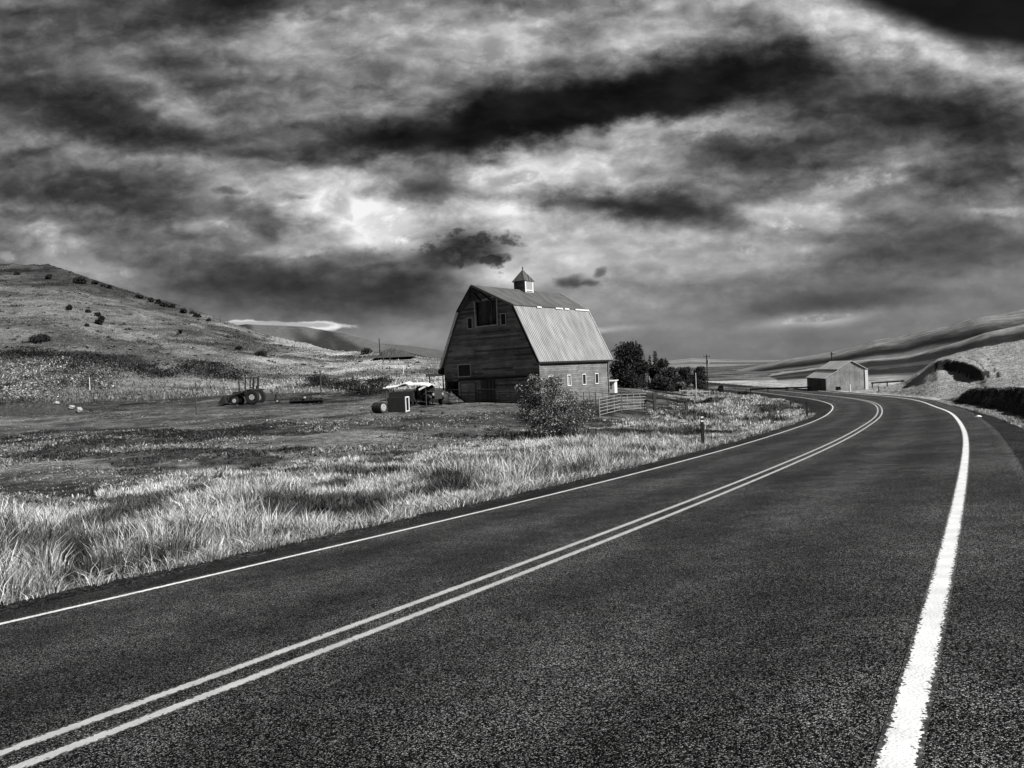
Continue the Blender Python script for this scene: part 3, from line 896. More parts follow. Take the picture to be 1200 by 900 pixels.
plant('conifer_tree', 763, D, cone_lobes(8 * u, 40 * u), 1300, .13, .03, 'narrow dark conifer standing next to a pale trunk right of the round trees', 'tree', trunk=.08)
plant('conifer_tree', 769, D, cone_lobes(18 * u, 45 * u), 2200, .14, .032, 'pointed dark conifer, tallest of the narrow ones right of the round trees', 'tree', trunk=.1)
plant('shrubby_tree', 778, D - 2, ball_lobes(28 * u, 38 * u, 22, 8, .08), 4400, .15, .04, 'ragged dark tree immediately right of the pointed conifer', 'tree', trunk=.1)
plant('shrubby_tree', 787, D - 8, ball_lobes(30 * u, 30 * u, 20, 9, .08), 4200, .15, .036, 'low dark leafy tree in front of the gap between conifers and ash trees', 'tree', trunk=.1)
plant('leafy_bush', 774, D - 16, ball_lobes(34 * u, 18 * u, 16, 10, .1), 3200, .15, .045, 'broad dark bush below the conifers behind the corral', 'bush')
plant('leafy_bush', 799, D - 14, ball_lobes(14 * u, 17 * u, 8, 12, .1), 1100, .14, .2, 'pale grey leafy bush below the airy trees', 'bush')
D = 132; u = pxm(D)
plant('airy_tree', 803, D, ball_lobes(26 * u, 34 * u, 34, 13, .14, .34), 3600, .15, .04, 'open leafy dark tree, left of the two beside the utility pole', 'tree', trunk=.12)
plant('airy_tree', 821, D, ball_lobes(24 * u, 35 * u, 34, 14, .14, .34), 3400, .15, .04, 'open leafy dark tree whose crown touches the utility pole', 'tree', trunk=.12)
plant('leafy_bush', 844.5, 140, ball_lobes(8 * pxm(140), 8 * pxm(140), 7, 15, .15), 700, .18, .03, 'small round dark bush alone on the field right of the utility pole', 'bush')
plant('leafy_bush', 872, 118, ball_lobes(24 * pxm(118), 4.2 * pxm(118), 9, 17, .15, .2), 900, .17, .04, 'long low dark hedge of brush at the left end of the guard rail', 'bush')
plant('leafy_bush', 982, 112.5, ball_lobes(6 * pxm(112), 8 * pxm(112), 5, 16, .15), 420, .12, .03, 'small dark bush against the gable of the metal shed', 'bush')
plant('leafy_bush', 830, 78, ball_lobes(14 * pxm(78), 7 * pxm(78), 8, 27, .15), 800, .14, .045, 'dark bush half buried in the tall grass near the wooden rail fence', 'bush')

# pale dead trunk between the round trees and the conifers
p = ground_at(761.5, 104)
b = MB(); b.tube((0, 0, -.2), (.05, 0, 1.2), .13, .1, 8); b.tube((.05, 0, 1.2), (0, .05, 2.0), .1, .05, 8); b.tube((.03, 0, 1.1), (.3, .1, 1.7), .05, .02, 6)
o = b.build('dead_trunk', M['pale_bark']); o.location = p; tag(o, 'pale bare trunk standing between the round trees and the conifers', 'trunk')

# foreground shrub beside the road
p = ground_hit(642, 517)
D = p[1]; u = pxm(D)
lob = []
r_ = random.Random(5)
for cx, cy, rw, rh in ((636, 458, 22, 16), (618, 470, 13, 14), (660, 468, 20, 14), (630, 485, 22, 16), (655, 490, 26, 14), (682, 486, 17, 12), (650, 447, 10, 8), (612, 455, 9, 8), (690, 474, 8, 8), (636, 503, 20, 10), (665, 503, 20, 8), (624, 444, 7, 6)):
    q = at(cx, cy, D) - p
    lob.append((q[0], r_.uniform(-.5, .5), q[2], rw * u, rw * u * .9, rh * u))
plant('roadside_shrub', 642, D, lob, 20000, .034, .05, 'large willowy shrub with pale leaf tips at the edge of the tall roadside grass', 'shrub', trunk=.05, pale=.34, aspect=3.0, limbs=12, base=p)

# dark bushes on the slope, one by one
for i, (cx, cy, w, h, words) in enumerate([
    (20, 321.5, 6, 3, 'small dark bush highest on the slope near the left margin'), (57, 326, 8, 5, 'dark bush under the crest with a long thin shadow'),
    (96, 331, 18, 6, 'widest dark brush patch below the crest of the slope'), (112, 332, 8, 4, 'dark brush just right of the widest patch below the crest'),
    (121, 335, 5, 3.5, 'little dark bush second right of the widest patch below the crest'), (128, 337.5, 7, 3, 'flat dark bush third right of the widest patch below the crest'),
    (163, 348.5, 9, 4, 'lone oval dark bush midway down the skyline of the slope'), (177, 352.5, 7, 5, 'dark bush at the left end of the skyline row'),
    (185.5, 355, 7, 5, 'dark bush second in the skyline row'), (194, 358, 10, 4.5, 'widest dark bush in the middle of the skyline row'),
    (201.5, 360, 7, 4, 'dark bush at the right end of the skyline row'), (216, 366, 9, 5, 'dark bush alone just right of the skyline row'),
    (224.5, 366.5, 5, 3, 'tiny dark bush on the skyline beyond the row'), (231.5, 371, 9, 3.5, 'flat dark bush near the lower end of the skyline'),
    (244.5, 376, 5, 3, 'lowest tiny dark bush along the skyline'), (81, 362, 8, 6, 'round dark bush up and left of the upright bush on the open slope'),
    (116.5, 376, 12, 14, 'upright dark bush, biggest on the open slope'), (104, 366, 6, 3, 'tiny dark bush just above the upright bush'),
    (49, 399, 24, 9, 'broad dome of dark brush low on the slope near the left margin'), (212, 390, 6, 4, 'lone small dark bush low on the right part of the slope'),
    (102, 382, 6, 3, 'tiny dark bush just below the upright bush'), (430, 413.5, 13, 5, 'oval dark bush left of the thin pole on the far shoulder'),
    (424, 415.5, 3, 3, 'tiny dark bush left of the oval bush by the thin pole'), (280, 409, 8, 4, 'small dark bush on the slope above the tractor'), (305, 416, 14, 4, 'flat dark brush on the slope above and right of the tractor')]):
    g = ground_hit(cx, cy + h * .3, 60)
    D = max(g[1], 60); u = pxm(D)
    plant('hill_bush', cx, D, ball_lobes(w * u * 1.25, h * u * .95, 9, 40 + i, .1), int(220 + w * h * 6), max(.12, D * .0012), .03, words, 'bush', 'dark bushes on the slope', base=g, limbs=2)

# rough brush bands at the foot of the slope: nobody could count these
def brush(name, regions, n, size, tlo, thi, hh, label):
    xs = []; ys = []
    for cx, cy, rx, ry, wgt in regions:
        k = int(n * wgt)
        g = [ground_hit(cx + rx * s_ * math.cos(t_), cy + ry * s_ * math.sin(t_), 55, 330) for s_, t_ in zip(np.sqrt(rng.random(40)), rng.random(40) * 6.283)]
        g = np.array(g); c = g[rng.integers(0, len(g), k)]
        sx = rx * c[:, 1] / F * .3
        xs.append(c[:, 0] + rng.normal(size=k) * sx); ys.append(c[:, 1] + rng.normal(size=k) * np.maximum(1.2, sx))
    x = np.concatenate(xs); y = np.concatenate(ys); m = len(x)
    z = terrain(x, y)
    nn = fbm(x * .35, y * .35, 3, 161)
    P = np.stack([x, y, z + rng.random(m) ** 1.5 * hh * (.25 + 1.3 * nn)], -1)
    tone = (tlo + (thi - tlo) * rng.random(m) ** 2) * (.3 + 1.4 * sm((fbm(x * .5, y * .5, 3, 163) - .3) / .4))
    V, fl, szs, t = leaves(P, size * (.6 + .8 * rng.random(m)), tone, aspect=2.4)
    o = npmesh(name, V, fl, szs, M['leaf'], tone=t)
    tag(o, label, 'brush', kind='stuff')
def sage():
    c = np.array([ground_hit(random.uniform(0, 500), random.uniform(318, 440), 60, 330) for _ in range(420)])
    c = c[c[:, 1] > 95]
    k = rng.integers(0, len(c), 11000)
    r_ = (.25 + .7 * rng.random(len(c)) ** 2)[k]
    d = rng.normal(size=(len(k), 3)); d /= np.linalg.norm(d, axis=1)[:, None]
    P = c[k] + d * (r_ * rng.random(len(k)) ** .4)[:, None] * np.array([1.5, 1.2, .7])
    P[:, 2] = np.maximum(P[:, 2], terrain(P[:, 0], P[:, 1])) + .05
    V, fl, sz, t = leaves(P, .16 * (.6 + rng.random(len(k))), .015 + .06 * rng.random(len(k)) ** 2, aspect=2)
    o = npmesh('sagebrush', V, fl, sz, M['leaf'], tone=t)
    tag(o, 'low dark sagebrush dotted over the whole slope', 'brush', kind='stuff')
sage()
brush('dark_brush', [(95, 424, 36, 8, .3), (30, 416, 32, 5, .15), (238, 432, 26, 8, .2), (260, 440, 28, 7, .15), (160, 432, 20, 4, .1), (190, 440, 22, 4, .08)], 16000, .16, .012, .09, .8, 'dark rough brush along the foot of the slope')
brush('pale_weeds', [(30, 445, 40, 20, .4), (70, 440, 36, 16, .3), (20, 462, 34, 10, .25), (110, 448, 26, 10, .15)], 22000, .12, .03, .5, 1.0, 'tall broad leaved weeds massed at the left foot of the slope')
brush('fence_brush', [(372, 448, 12, 5, .25), (395, 452, 26, 5, .35), (430, 458, 20, 4, .25), (445, 449, 12, 4, .2)], 9000, .13, .012, .07, .7, 'dark brush grown through the old fence left of the barn')

# ------------------------------------------------------------------ barn
ANG = R(38.5)
A0 = at(633.5, 474, 65)
gzb = A0[2]
BW, BL = 11.4, 11.5
barn = empty('barn', (A0[0], A0[1], gzb), -ANG, 'weathered gambrel barn with bright corrugated lower roof and a small cupola', 'barn')
# local: x to the right along the gable (0 = right corner), y back along the side, z up
cx = -BW / 2; HB, ZB, ZE, ZR = 3.3, 8.92, 3.72, 10.95
out = [(-BW, -.6), (0, -.6), (0, ZE), (cx + HB, ZB - .08), (cx, ZR - .1), (cx - HB, ZB - .08), (-BW, ZE)]
def rect(x0, x1, z0, z1): return [(x0, z0), (x1, z0), (x1, z1), (x0, z1)]
LOFT = [(-6.95, 7.35), (-4.42, 7.38), (-4.38, 9.62), (-7.05, 9.62)]
GW = [rect(-8.05, -7.5, 7.25, 8.2), rect(-4.0, -3.45, 7.3, 8.25)]
LW = rect(-9.5, -8.0, 2.78, 3.86)
DOOR = rect(-11.1, -9.55, -.4, 2.35)
b = MB(); b.holes(out, [LOFT] + GW + [LW, DOOR], .14); b.build('gable_wall', M['barn_board'], barn)
b = MB(); b.holes([(p[0], p[1] if p[1] > 0 else 0) for p in out], [], .14); o = b.build('rear_gable_wall', M['barn_board'], barn); o.location = (0, BL - .14, 0)
# right side wall with four little windows
SW = [(1.35, 1.5), (4.3, 1.5), (6.85, 1.5), (9.1, 1.5)]
b = MB(); b.holes([(.14, -.6), (BL - .14, -.6), (BL - .14, ZE + .05), (.14, ZE + .05)], [rect(a_, a_ + .5, z_, z_ + .9) for a_, z_ in SW], .14)
o = b.build('side_wall', M['barn_side'], barn); o.rotation_euler = (0, 0, R(90)); o.location = (0, 0, 0)
b = MB(); b.box((-BW + .07, BL / 2, ZE / 2 - .3), (.14, BL - .3, ZE + .6)); b.build('far_side_wall', M['barn_board'], barn)
b = MB(); b.box((cx, BL / 2, 6.2), (BW - 2.2, BL - .4, .12)); b.box((cx, BL / 2 + 1, 2.6), (BW - .4, BL - 2.6, .1)); b.build('loft_floor', M['dark_wood'], barn)

def slab(pts, th):
    """roof panel: quad with thickness downwards along its normal"""
    a, b_, c, d = [Vector(p) for p in pts]
    n = (b_ - a).cross(d - a).normalized()
    if n.z < 0: n = -n
    m = MB(); m.prism([a, b_, c, d], -n * th); return m
OH = .62
y0, y1 = -.32, BL + OH
rx, lx = cx + HB, cx - HB
er, el = .22, -BW - .22
# lower slopes
slab([(rx + .02, y0, ZB), (er, y0, ZE), (er, y1, ZE), (rx + .02, y1, ZB)], .10).build('lower_roof', M['bright_roof'], barn)
slab([(lx - .02, y0, ZB), (el, y0, ZE), (el, y1, ZE), (lx - .02, y1, ZB)], .10).build('lower_roof', M['bright_roof'], barn)
# upper slopes, jutting forward at the peak as a hay hood
slab([(cx, -1.95, ZR + .02), (rx + .12, y0, ZB + .03), (rx + .12, y1, ZB + .03), (cx, y1, ZR + .02)], .10).build('upper_roof', M['dull_roof'], barn)
slab([(cx, -1.95, ZR + .02), (lx - .12, y0, ZB + .03), (lx - .12, y1, ZB + .03), (cx, y1, ZR + .02)], .10).build('upper_roof', M['dull_roof'], barn)
# flared foot of the left slope
slab([(el + .02, y0, ZE + .0), (el - .4, y0, ZE - .42), (el - .4, y1, ZE - .42), (el + .02, y1, ZE + .0)], .35).build('eave_skirt', M['dark_wood'], barn)
b = MB(); b.bar((rx + .02, y0 - .03, ZB - .03), (er, y0 - .03, ZE - .04), .05, .2); b.build('rake_board', M['dark_wood'], barn)
b = MB(); b.bar((lx - .02, y0 - .03, ZB - .03), (el, y0 - .03, ZE - .04), .05, .26); b.build('rake_board', M['white'], barn)
b = MB(); b.bar((rx + .02, y1 + .03, ZB - .0), (er, y1 + .03, ZE - .02), .05, .16); b.build('rake_board', M['white'], barn)
b = MB(); b.bar((cx, y1 + .03, ZR), (rx + .05, y1 + .03, ZB), .05, .14); b.build('rake_board', M['trim'], barn)
b = MB(); b.bar((cx, -1.97, ZR - .04), (rx + .12, y0 - .02, ZB - .03), .05, .18); b.bar((cx, -1.97, ZR - .04), (lx - .12, y0 - .02, ZB - .03), .05, .18); b.build('hood_board', M['dark_wood'], barn)
b = MB(); b.bar((er + .03, y0, ZE - .06), (er + .03, y1, ZE - .06), .05, .16); b.build('fascia', M['dark_wood'], barn)
for a_, c_ in ((3.2, 3.9), (6.2, 7.4), (7.7, 8.5), (9.6, 12.0)):
    b = MB(); b.bar((rx + .155, a_, ZB - .045), (rx + .155, c_, ZB - .045), .06, .13); b.build('flashing', M['white'], barn)
# open hay door: jambs, sill, sliding door half drawn, hood struts
b = MB(); b.bar((-6.97, -.05, 7.3), (-7.08, -.05, 9.7), .14, .1); b.build('loft_jamb', M['trim'], barn)
b = MB(); b.bar((-4.4, -.05, 7.3), (-4.36, -.05, 9.7), .12, .1); b.build('loft_jamb', M['trim'], barn)
b = MB(); b.bar((-7.1, -.05, 7.3), (-4.3, -.05, 7.33), .1, .1); b.build('loft_sill', M['trim'], barn)
b = MB(); b.box((-6.1, .32, 8.5), (1.7, .06, 2.2)); b.box((-4.9, .4, 8.5), (.9, .06, 2.2)); b.build('loft_door', M['plank'], barn)
b = MB(); b.bar((-6.2, -.06, 9.65), (-6.2, -1.0, 10.3), .12); b.bar((-5.1, -.06, 9.65), (-5.4, -1.2, 10.4), .12); b.bar((-5.7, -1.7, 10.7), (-5.7, .3, 10.7), .16)
for k in range(4): b.bar((-5.95 - k * .1, -1.75 + .1 * k, 10.55 - k * .2), (-6.6 - k * .22, -1.3 + k * .25, 10.55 - k * .2), .05, .1)
b.build('hay_hood_frame', M['dark_wood'], barn)
b = MB(); b.bar((-6.15, -.06, 9.72), (-4.55, -.06, 9.92), .1, .09); b.build('hood_brace', M['trim'], barn)
def window(pts_rect, side=False, pane='glass', frame='trim', y=-.03):
    (xa, za), (xb, _), (_, zb), _ = pts_rect
    f = MB(); t_ = .07
    f.bar((xa - t_ / 2, y, za - t_), (xa - t_ / 2, y, zb + t_), t_, .06); f.bar((xb + t_ / 2, y, za - t_), (xb + t_ / 2, y, zb + t_), t_, .06)
    f.bar((xa, y, za - t_ / 2), (xb, y, za - t_ / 2), .06, t_); f.bar((xa, y, zb + t_ / 2), (xb, y, zb + t_ / 2), .06, t_)
    o = f.build('window', M[frame], barn)
    g = MB(); g.box(((xa + xb) / 2, .07, (za + zb) / 2), (xb - xa, .02, zb - za)); g.build('pane', M[pane], o)
    if side: o.rotation_euler = (0, 0, R(90))
    return o
for w_ in GW: window(w_)
window(LW)
for k, (a_, z_) in enumerate(SW): window(rect(a_, a_ + .5, z_, z_ + .9), True, 'pane_pale' if k == 1 else 'glass', 'white')
for c_ in ((.05, -.02, 1.6), (.06, BL, 1.6)):
    b = MB(); b.box(c_, (.13, .13, 4.2)); b.build('corner_board', M['barn_side'], barn)
# lower doors and patched boards
b = MB(); b.box((-8.3, -.1, .95), (1.7, .07, 2.3)); b.build('stable_door', M['pale_board'], barn)
b = MB(); b.box((-5.9, -.1, 1.05), (1.6, .07, 2.5)); b.build('stable_door', M['plank'], barn)
b = MB(); b.bar((-9.5, -.1, 2.42), (-1.0, -.1, 2.5), .06, .16); b.build('door_track', M['dark_wood'], barn)
b = MB(); b.bar((-9.46, -.05, .9), (-9.46, -.05, 2.2), .16, .1); b.build('lit_door_jamb', M['white'], barn)  # white board stands for the lit reveal post inside the doorway
# cupola
cu = MB(); cyc = 5.8; hw = .66
cu.box((cx, cyc, 11.0), (hw * 2, hw * 2, 1.5)); c_ob = cu.build('cupola', M['barn_board'], barn)
q = MB(); e_ = hw + .14
q.prism([(cx - e_, cyc - e_, 11.75), (cx + e_, cyc - e_, 11.75), (cx + e_, cyc + e_, 11.75), (cx - e_, cyc + e_, 11.75)], (0, 0, .05))
v_ = [(cx - e_, cyc - e_, 11.8), (cx + e_, cyc - e_, 11.8), (cx + e_, cyc + e_, 11.8), (cx - e_, cyc + e_, 11.8)]
for k in range(4): q.poly([v_[k], v_[(k + 1) % 4], (cx, cyc, 13.0)])
q.build('cupola_roof', M['plank'], c_ob)
q = MB(); q.tube((cx, cyc, 12.95), (cx, cyc, 13.3), .05, .02, 6); q.lump((cx, cyc, 13.12), (.09, .09, .09), 1, .05, 1); q.build('finial', M['dark_metal'], c_ob)
q = MB(); q.box((cx + hw + .02, cyc, 11.3), (.04, .98, .78)); q.build('louver_panel', M['pane_pale'], c_ob)
q = MB()
for s_ in (-1, 1): q.box((cx + hw + .035, cyc + s_ * (hw - .08), 11.2), (.06, .15, 1.1))
q.box((cx + hw + .035, cyc, 11.71), (.055, hw * 2 - .3, .08)); q.box((cx + hw + .035, cyc, 10.85), (.055, hw * 2 - .3, .1)); q.build('louver_frame', M['white'], c_ob)

def barn_pt(x, y, z=None):
    X = math.cos(-ANG) * x - math.sin(-ANG) * y + A0[0]; Y = math.sin(-ANG) * x + math.cos(-ANG) * y + A0[1]
    return np.array([X, Y, gz(X, Y) if z is None else z + gzb])

# lean-to at the barn's left flank, with the white sheet roof
p = barn_pt(-11.9, 2.2)
lt = empty('lean_to', p, -ANG, 'open lean-to with a white edged roof against the left wall of the barn', 'lean-to')
b = MB(); b.box((-1.0, 0, 2.55), (2.3, 4.0, .09), m=Matrix.Rotation(R(-4), 4, 'Y')); b.build('roof', M['tarp'], lt)
b = MB(); b.box((-1.05, -2.04, 2.5), (2.3, .05, .3)); b.build('end_board', M['tarp'], lt)
for a_, c_ in ((-1.95, -1.8), (-1.95, 1.8), (-.1, -1.8)):
    b = MB(); b.tube((a_, c_, -.4), (a_, c_, 2.5), .07, .06, 8); b.build('post', M['post'], lt)
b = MB(); b.box((-1.0, 1.9, 1.0), (2.1, .08, 2.9)); b.build('back_boarding', M['dark_wood'], lt)

# old truck parked in the lean-to, one round lamp showing
def truck(p, rz, label):
    t = empty('old_truck', p, rz, label, 'truck')
    b = MB(); b.box((0, .5, .95), (1.1, 1.5, .6), bev=.12); b.box((0, 1.9, 1.25), (1.5, 1.3, 1.1), bev=.15); b.box((0, 3.3, .9), (1.6, 1.7, .5), bev=.05); b.build('body', M['machine'], t)
    b = MB(); b.box((0, -.27, .85), (.8, .08, .55)); b.build('grille', M['dark_metal'], t)
    for s_ in (-1, 1):
        b = MB(); b.lump((s_ * .68, .35, .75), (.22, .6, .28), 3, .03); b.build('fender', M['machine'], t, True)
        b = MB(); b.tube((s_ * .48, -.3, 1.02), (s_ * .48, -.12, 1.02), .12, .1, 14); b.build('headlight', M['lamp_glass'], t)
        for yy in (.4, 3.2):
            b = MB(); b.wheel((s_ * .7, yy, .36), (1, 0, 0), .37, .2); w_ = b.build('wheel', M['rubber'], t)
            b = MB(); b.tube((s_ * .66, yy, .36), (s_ * .77, yy, .36), .2, .17, 14); b.build('rim', M['dark_metal'], w_)
    b = MB(); b.box((0, 1.27, 1.5), (1.2, .04, .42)); b.build('windscreen', M['glass'], t)
    return t
p = ground_at(512, 67.5)
truck(p, R(38), 'dark old truck with a pale round headlamp in the shade beside the barn')

# tarp covered shelter left of the barn
p = ground_at(481, 68); u = pxm(68)
cv = empty('shelter', p, R(-8), 'low open shelter with a peaked white sheet roof left of the barn', 'shelter')
zt = (at(478, 450, 68)[2] - p[2])
b = MB()
prof = [(-2.1, zt - .1), (-1.4, zt - .06), (-.8, zt + .0), (-.3, zt + .2), (.0, zt + .24), (.35, zt + .1), (1.2, zt + .1), (1.8, zt + .02), (2.1, zt - .1)]
for (xa, za), (xb, zb) in zip(prof, prof[1:]):
    b.prism([(xa, -1.3, za - .16), (xb, -1.3, zb - .16), (xb, 0, zb), (xa, 0, za)], (0, 0, -.05)); b.prism([(xa, 0, za), (xb, 0, zb), (xb, 1.3, zb - .16), (xa, 1.3, za - .16)], (0, 0, -.05))
b.build('sheet_roof', M['tarp'], cv)
b = MB(); b.bar((1.2, -1.25, zt - .55), (2.05, -1.25, zt - .16), .04, .16); b.build('loose_sheet', M['tarp'], cv)
for a_ in (-1.9, .1, 1.8):
    for c_ in (-1.15, 1.15):
        b = MB(); b.tube((a_, c_, -.3), (a_, c_, zt - .12), .045, .04, 7); b.build('post', M['post'], cv)
p2 = ground_at(473, 67.5)
wg = empty('hay_wagon', p2, R(-8), 'dark boxy wagon parked under the white sheet roof', 'wagon')
b = MB(); b.box((0, 0, .95), (2.3, 1.4, .8), bev=.03); b.build('box', M['dark_wood'], wg)
b = MB(); b.box((0, 0, .5), (2.5, .9, .1)); b.tube((1.2, 0, .5), (2.1, 0, .3), .04, .04); b.build('chassis', M['dark_metal'], wg)
for a_ in (-.8, .8):
    for s_ in (-1, 1):
        b = MB(); b.wheel((a_, s_ * .66, .32), (0, 1, 0), .33, .16); b.build('wheel', M['rubber'], wg)

# dark crate with a pale framed open end, drum beside it
p = ground_hit(467, 483); D = p[1]; u = pxm(D)
cr = empty('livestock_crate', p, R(-14), 'dark boarded crate with a pale framed open end on the bare yard', 'crate')
L_, H_, W_ = 21 * u * 1.06, 17 * u, 10 * u
b = MB(); b.box((0, -W_ / 2, H_ / 2), (L_, .06, H_)); b.box((0, W_ / 2, H_ / 2), (L_, .06, H_)); b.box((-L_ / 2 + .03, 0, H_ / 2), (.06, W_ - .07, H_)); b.box((0, 0, H_ - .03), (L_ - .08, W_ - .07, .06)); b.build('boarding', M['dark_wood'], cr)
b = MB()
b.box((L_ / 2 + .03, -W_ / 2, H_ / 2), (.06, .1, H_ + .06)); b.box((L_ / 2 + .03, W_ / 2, H_ / 2), (.06, .1, H_ + .06)); b.box((L_ / 2 + .03, 0, H_), (.06, W_ - .1, .09)); b.box((L_ / 2 + .03, 0, .05), (.06, W_ - .1, .08)); b.build('end_frame', M['white'], cr)
p = ground_hit(445, 484); u = pxm(p[1])
dr = empty('drum', p, R(-32), 'dark drum lying on its side left of the crate, its end catching the sun', 'drum')
b = MB(); b.tube((-.45, 0, .42), (.45, 0, .42), .42, .42, 20); b.tube((-.2, 0, .42), (-.16, 0, .42), .44, .44, 20); b.tube((.16, 0, .42), (.2, 0, .42), .44, .44, 20); b.build('shell', M['dark_metal'], dr)
b = MB(); b.tube((.45, 0, .42), (.47, 0, .42), .3, .26, 18); b.build('lid', M['rail'], dr)  # pale lid puts the sun highlight on the drum's end into the colour

# rocks and clods
def rock(name, px, py, w, h, m, label, cat, seed, lo=20):
    g = ground_hit(px, py, lo); u = pxm(g[1])
    b = MB(); b.lump((0, 0, h * u * .35), (w * u / 2, w * u * .4, h * u * .6), seed, .22); o = b.build(name, M[m], None, False); o.location = g
    return tag(o, label, cat)
rock('clod', 496, 483.5, 7, 3, 'dark_stone', 'dark clod on the bare yard right of the crate', 'clod', 1)
rock('clod', 520, 485, 6, 3, 'dark_stone', 'dark clod on the bare yard below the barn door opening', 'clod', 2)
rock('clod', 425, 482, 7, 3, 'dark_stone', 'flat dark clod left of the drum', 'clod', 4)

# earth heap left, with pale stones
g = ground_hit(25, 487); u = pxm(g[1])
b = MB()
b.heap(150 * u, 4.5, 17 * u, 22, 130)
o = b.build('earth_heap', M['soil'], None, True); o.location = g; tag(o, 'long dark heap of earth at the left edge of the pasture', 'heap')
for i, (px, py, w, h, words) in enumerate([(66.5, 472, 5, 4, 'pale stone on the crown of the dark earth heap'), (84, 477, 6, 5, 'pale stone second from the right end of the dark earth heap'), (93, 480, 6, 7, 'tallest pale stone at the right end of the dark earth heap'), (63.5, 478, 4, 4, 'small pale stone on the face of the dark earth heap'), (88, 487, 7, 3, 'flat grey stone at the foot of the dark earth heap')]):
    D = g[1] - .3 - (.9 if py > 479 else .5 if py > 476 else 0); q = at(px, py, D); u2 = pxm(D)
    b = MB(); b.lump((0, 0, 0), (w * u2 / 2, w * u2 * .45, h * u2 / 2), 60 + i, .2); o = b.build('stone', M['stone']); o.location = q; tag(o, words, 'stone', 'stones on the earth heap')
# manure heap and plank by the barn door
p = barn_pt(-10.3, -1.2)
b = MB()
b.heap(3.6, 2.0, 1.1, 31, 50)
o = b.build('dung_heap', M['soil'], None, True); o.location = p; o.rotation_euler = (0, 0, -ANG); tag(o, 'dark dung heap in front of the barn door opening', 'heap')
p = barn_pt(-9.3, -1.3)
b = MB(); b.bar((-.75, 0, .95), (.7, -.1, .05), .06, .32); o = b.build('plank', M['pale_board']); o.location = p; o.rotation_euler = (0, 0, -ANG); tag(o, 'pale wide plank leaning down the dung heap by the barn', 'plank')

# ------------------------------------------------------------------ tractor
p = ground_hit(292, 473.5, 40); D = p[1]
u = pxm(D)
tk = empty('tractor', p, R(172), 'dark old tractor with a roll bar and loader at the foot of the slope', 'tractor')
k_ = 31 * u / 2.75                                     # photo height of the machine / modelled height
# local: nose towards +x
b = MB(); b.box((.85 * k_, 0, 1.08 * k_), (1.6 * k_, .62 * k_, .55 * k_), bev=.08); b.box((-.35 * k_, 0, .85 * k_), (1.2 * k_, .5 * k_, .6 * k_)); b.build('hood', M['machine'], tk)
b = MB(); b.box((-.75 * k_, 0, 1.35 * k_), (.5 * k_, .5 * k_, .1 * k_)); b.box((-.98 * k_, 0, 1.62 * k_), (.1 * k_, .5 * k_, .5 * k_)); b.build('seat', M['rubber'], tk)
b = MB()
for s_ in (-1, 1): b.bar((-.75 * k_, s_ * .5 * k_, .9 * k_), (-.9 * k_, s_ * .5 * k_, 2.72 * k_), .15 * k_)
for s_ in (-1, 1): b.bar((.1 * k_, s_ * .5 * k_, 1.2 * k_), (.0, s_ * .5 * k_, 2.68 * k_), .1 * k_); b.bar((.0, s_ * .5 * k_, 2.7 * k_), (-.9 * k_, s_ * .5 * k_, 2.72 * k_), .07 * k_)
b.bar((-.9 * k_, -.5 * k_, 2.7 * k_), (-.9 * k_, .5 * k_, 2.7 * k_), .15 * k_); b.build('roll_bar', M['dark_metal'], tk)
b = MB(); b.tube((.95 * k_, .1, 1.3 * k_), (.95 * k_, .1, 2.45 * k_), .08 * k_, .07 * k_); b.build('exhaust', M['dark_metal'], tk)
b = MB(); b.tube((-.2 * k_, 0, 1.3 * k_), (-.42 * k_, 0, 1.65 * k_), .03 * k_, .03 * k_); b.wheel((-.43 * k_, 0, 1.68 * k_), (-.5, 0, .8), .2 * k_, .04 * k_, 14); b.build('steering_wheel', M['rubber'], tk)
for s_ in (-1, 1):
    b = MB(); b.wheel((-.75 * k_, s_ * .72 * k_, .72 * k_), (0, 1, 0), .74 * k_, .36 * k_); w_ = b.build('wheel', M['rubber'], tk)
    b = MB(); b.tube((-.75 * k_, s_ * .6 * k_, .72 * k_), (-.75 * k_, s_ * .86 * k_, .72 * k_), .36 * k_, .3 * k_, 16); b.build('rim', M['stone'], w_)
    b = MB(); b.wheel((1.25 * k_, s_ * .62 * k_, .42 * k_), (0, 1, 0), .43 * k_, .22 * k_); w_ = b.build('wheel', M['rubber'], tk)
    b = MB(); b.tube((1.25 * k_, s_ * .55 * k_, .42 * k_), (1.25 * k_, s_ * .76 * k_, .42 * k_), .24 * k_, .2 * k_, 14); b.build('rim', M['hub'], w_)
    b = MB(); b.lump((-.75 * k_, s_ * .72 * k_, 1.45 * k_), (.7 * k_, .2 * k_, .12 * k_), 2, .03); b.build('fender', M['machine'], tk)
b = MB()
for s_ in (-1, 1): b.bar((.2 * k_, s_ * .46 * k_, 1.35 * k_), (2.2 * k_, s_ * .5 * k_, .8 * k_), .1 * k_, .16 * k_)
b.build('loader_arm', M['machine'], tk)
b = MB(); b.prism([(2.2 * k_, -.9 * k_, .2 * k_), (3.0 * k_, -.9 * k_, .12 * k_), (2.9 * k_, -.9 * k_, .3 * k_), (2.4 * k_, -.9 * k_, .95 * k_), (2.2 * k_, -.9 * k_, .95 * k_)], (0, 1.8 * k_, 0)); b.build('bucket', M['dark_metal'], tk)
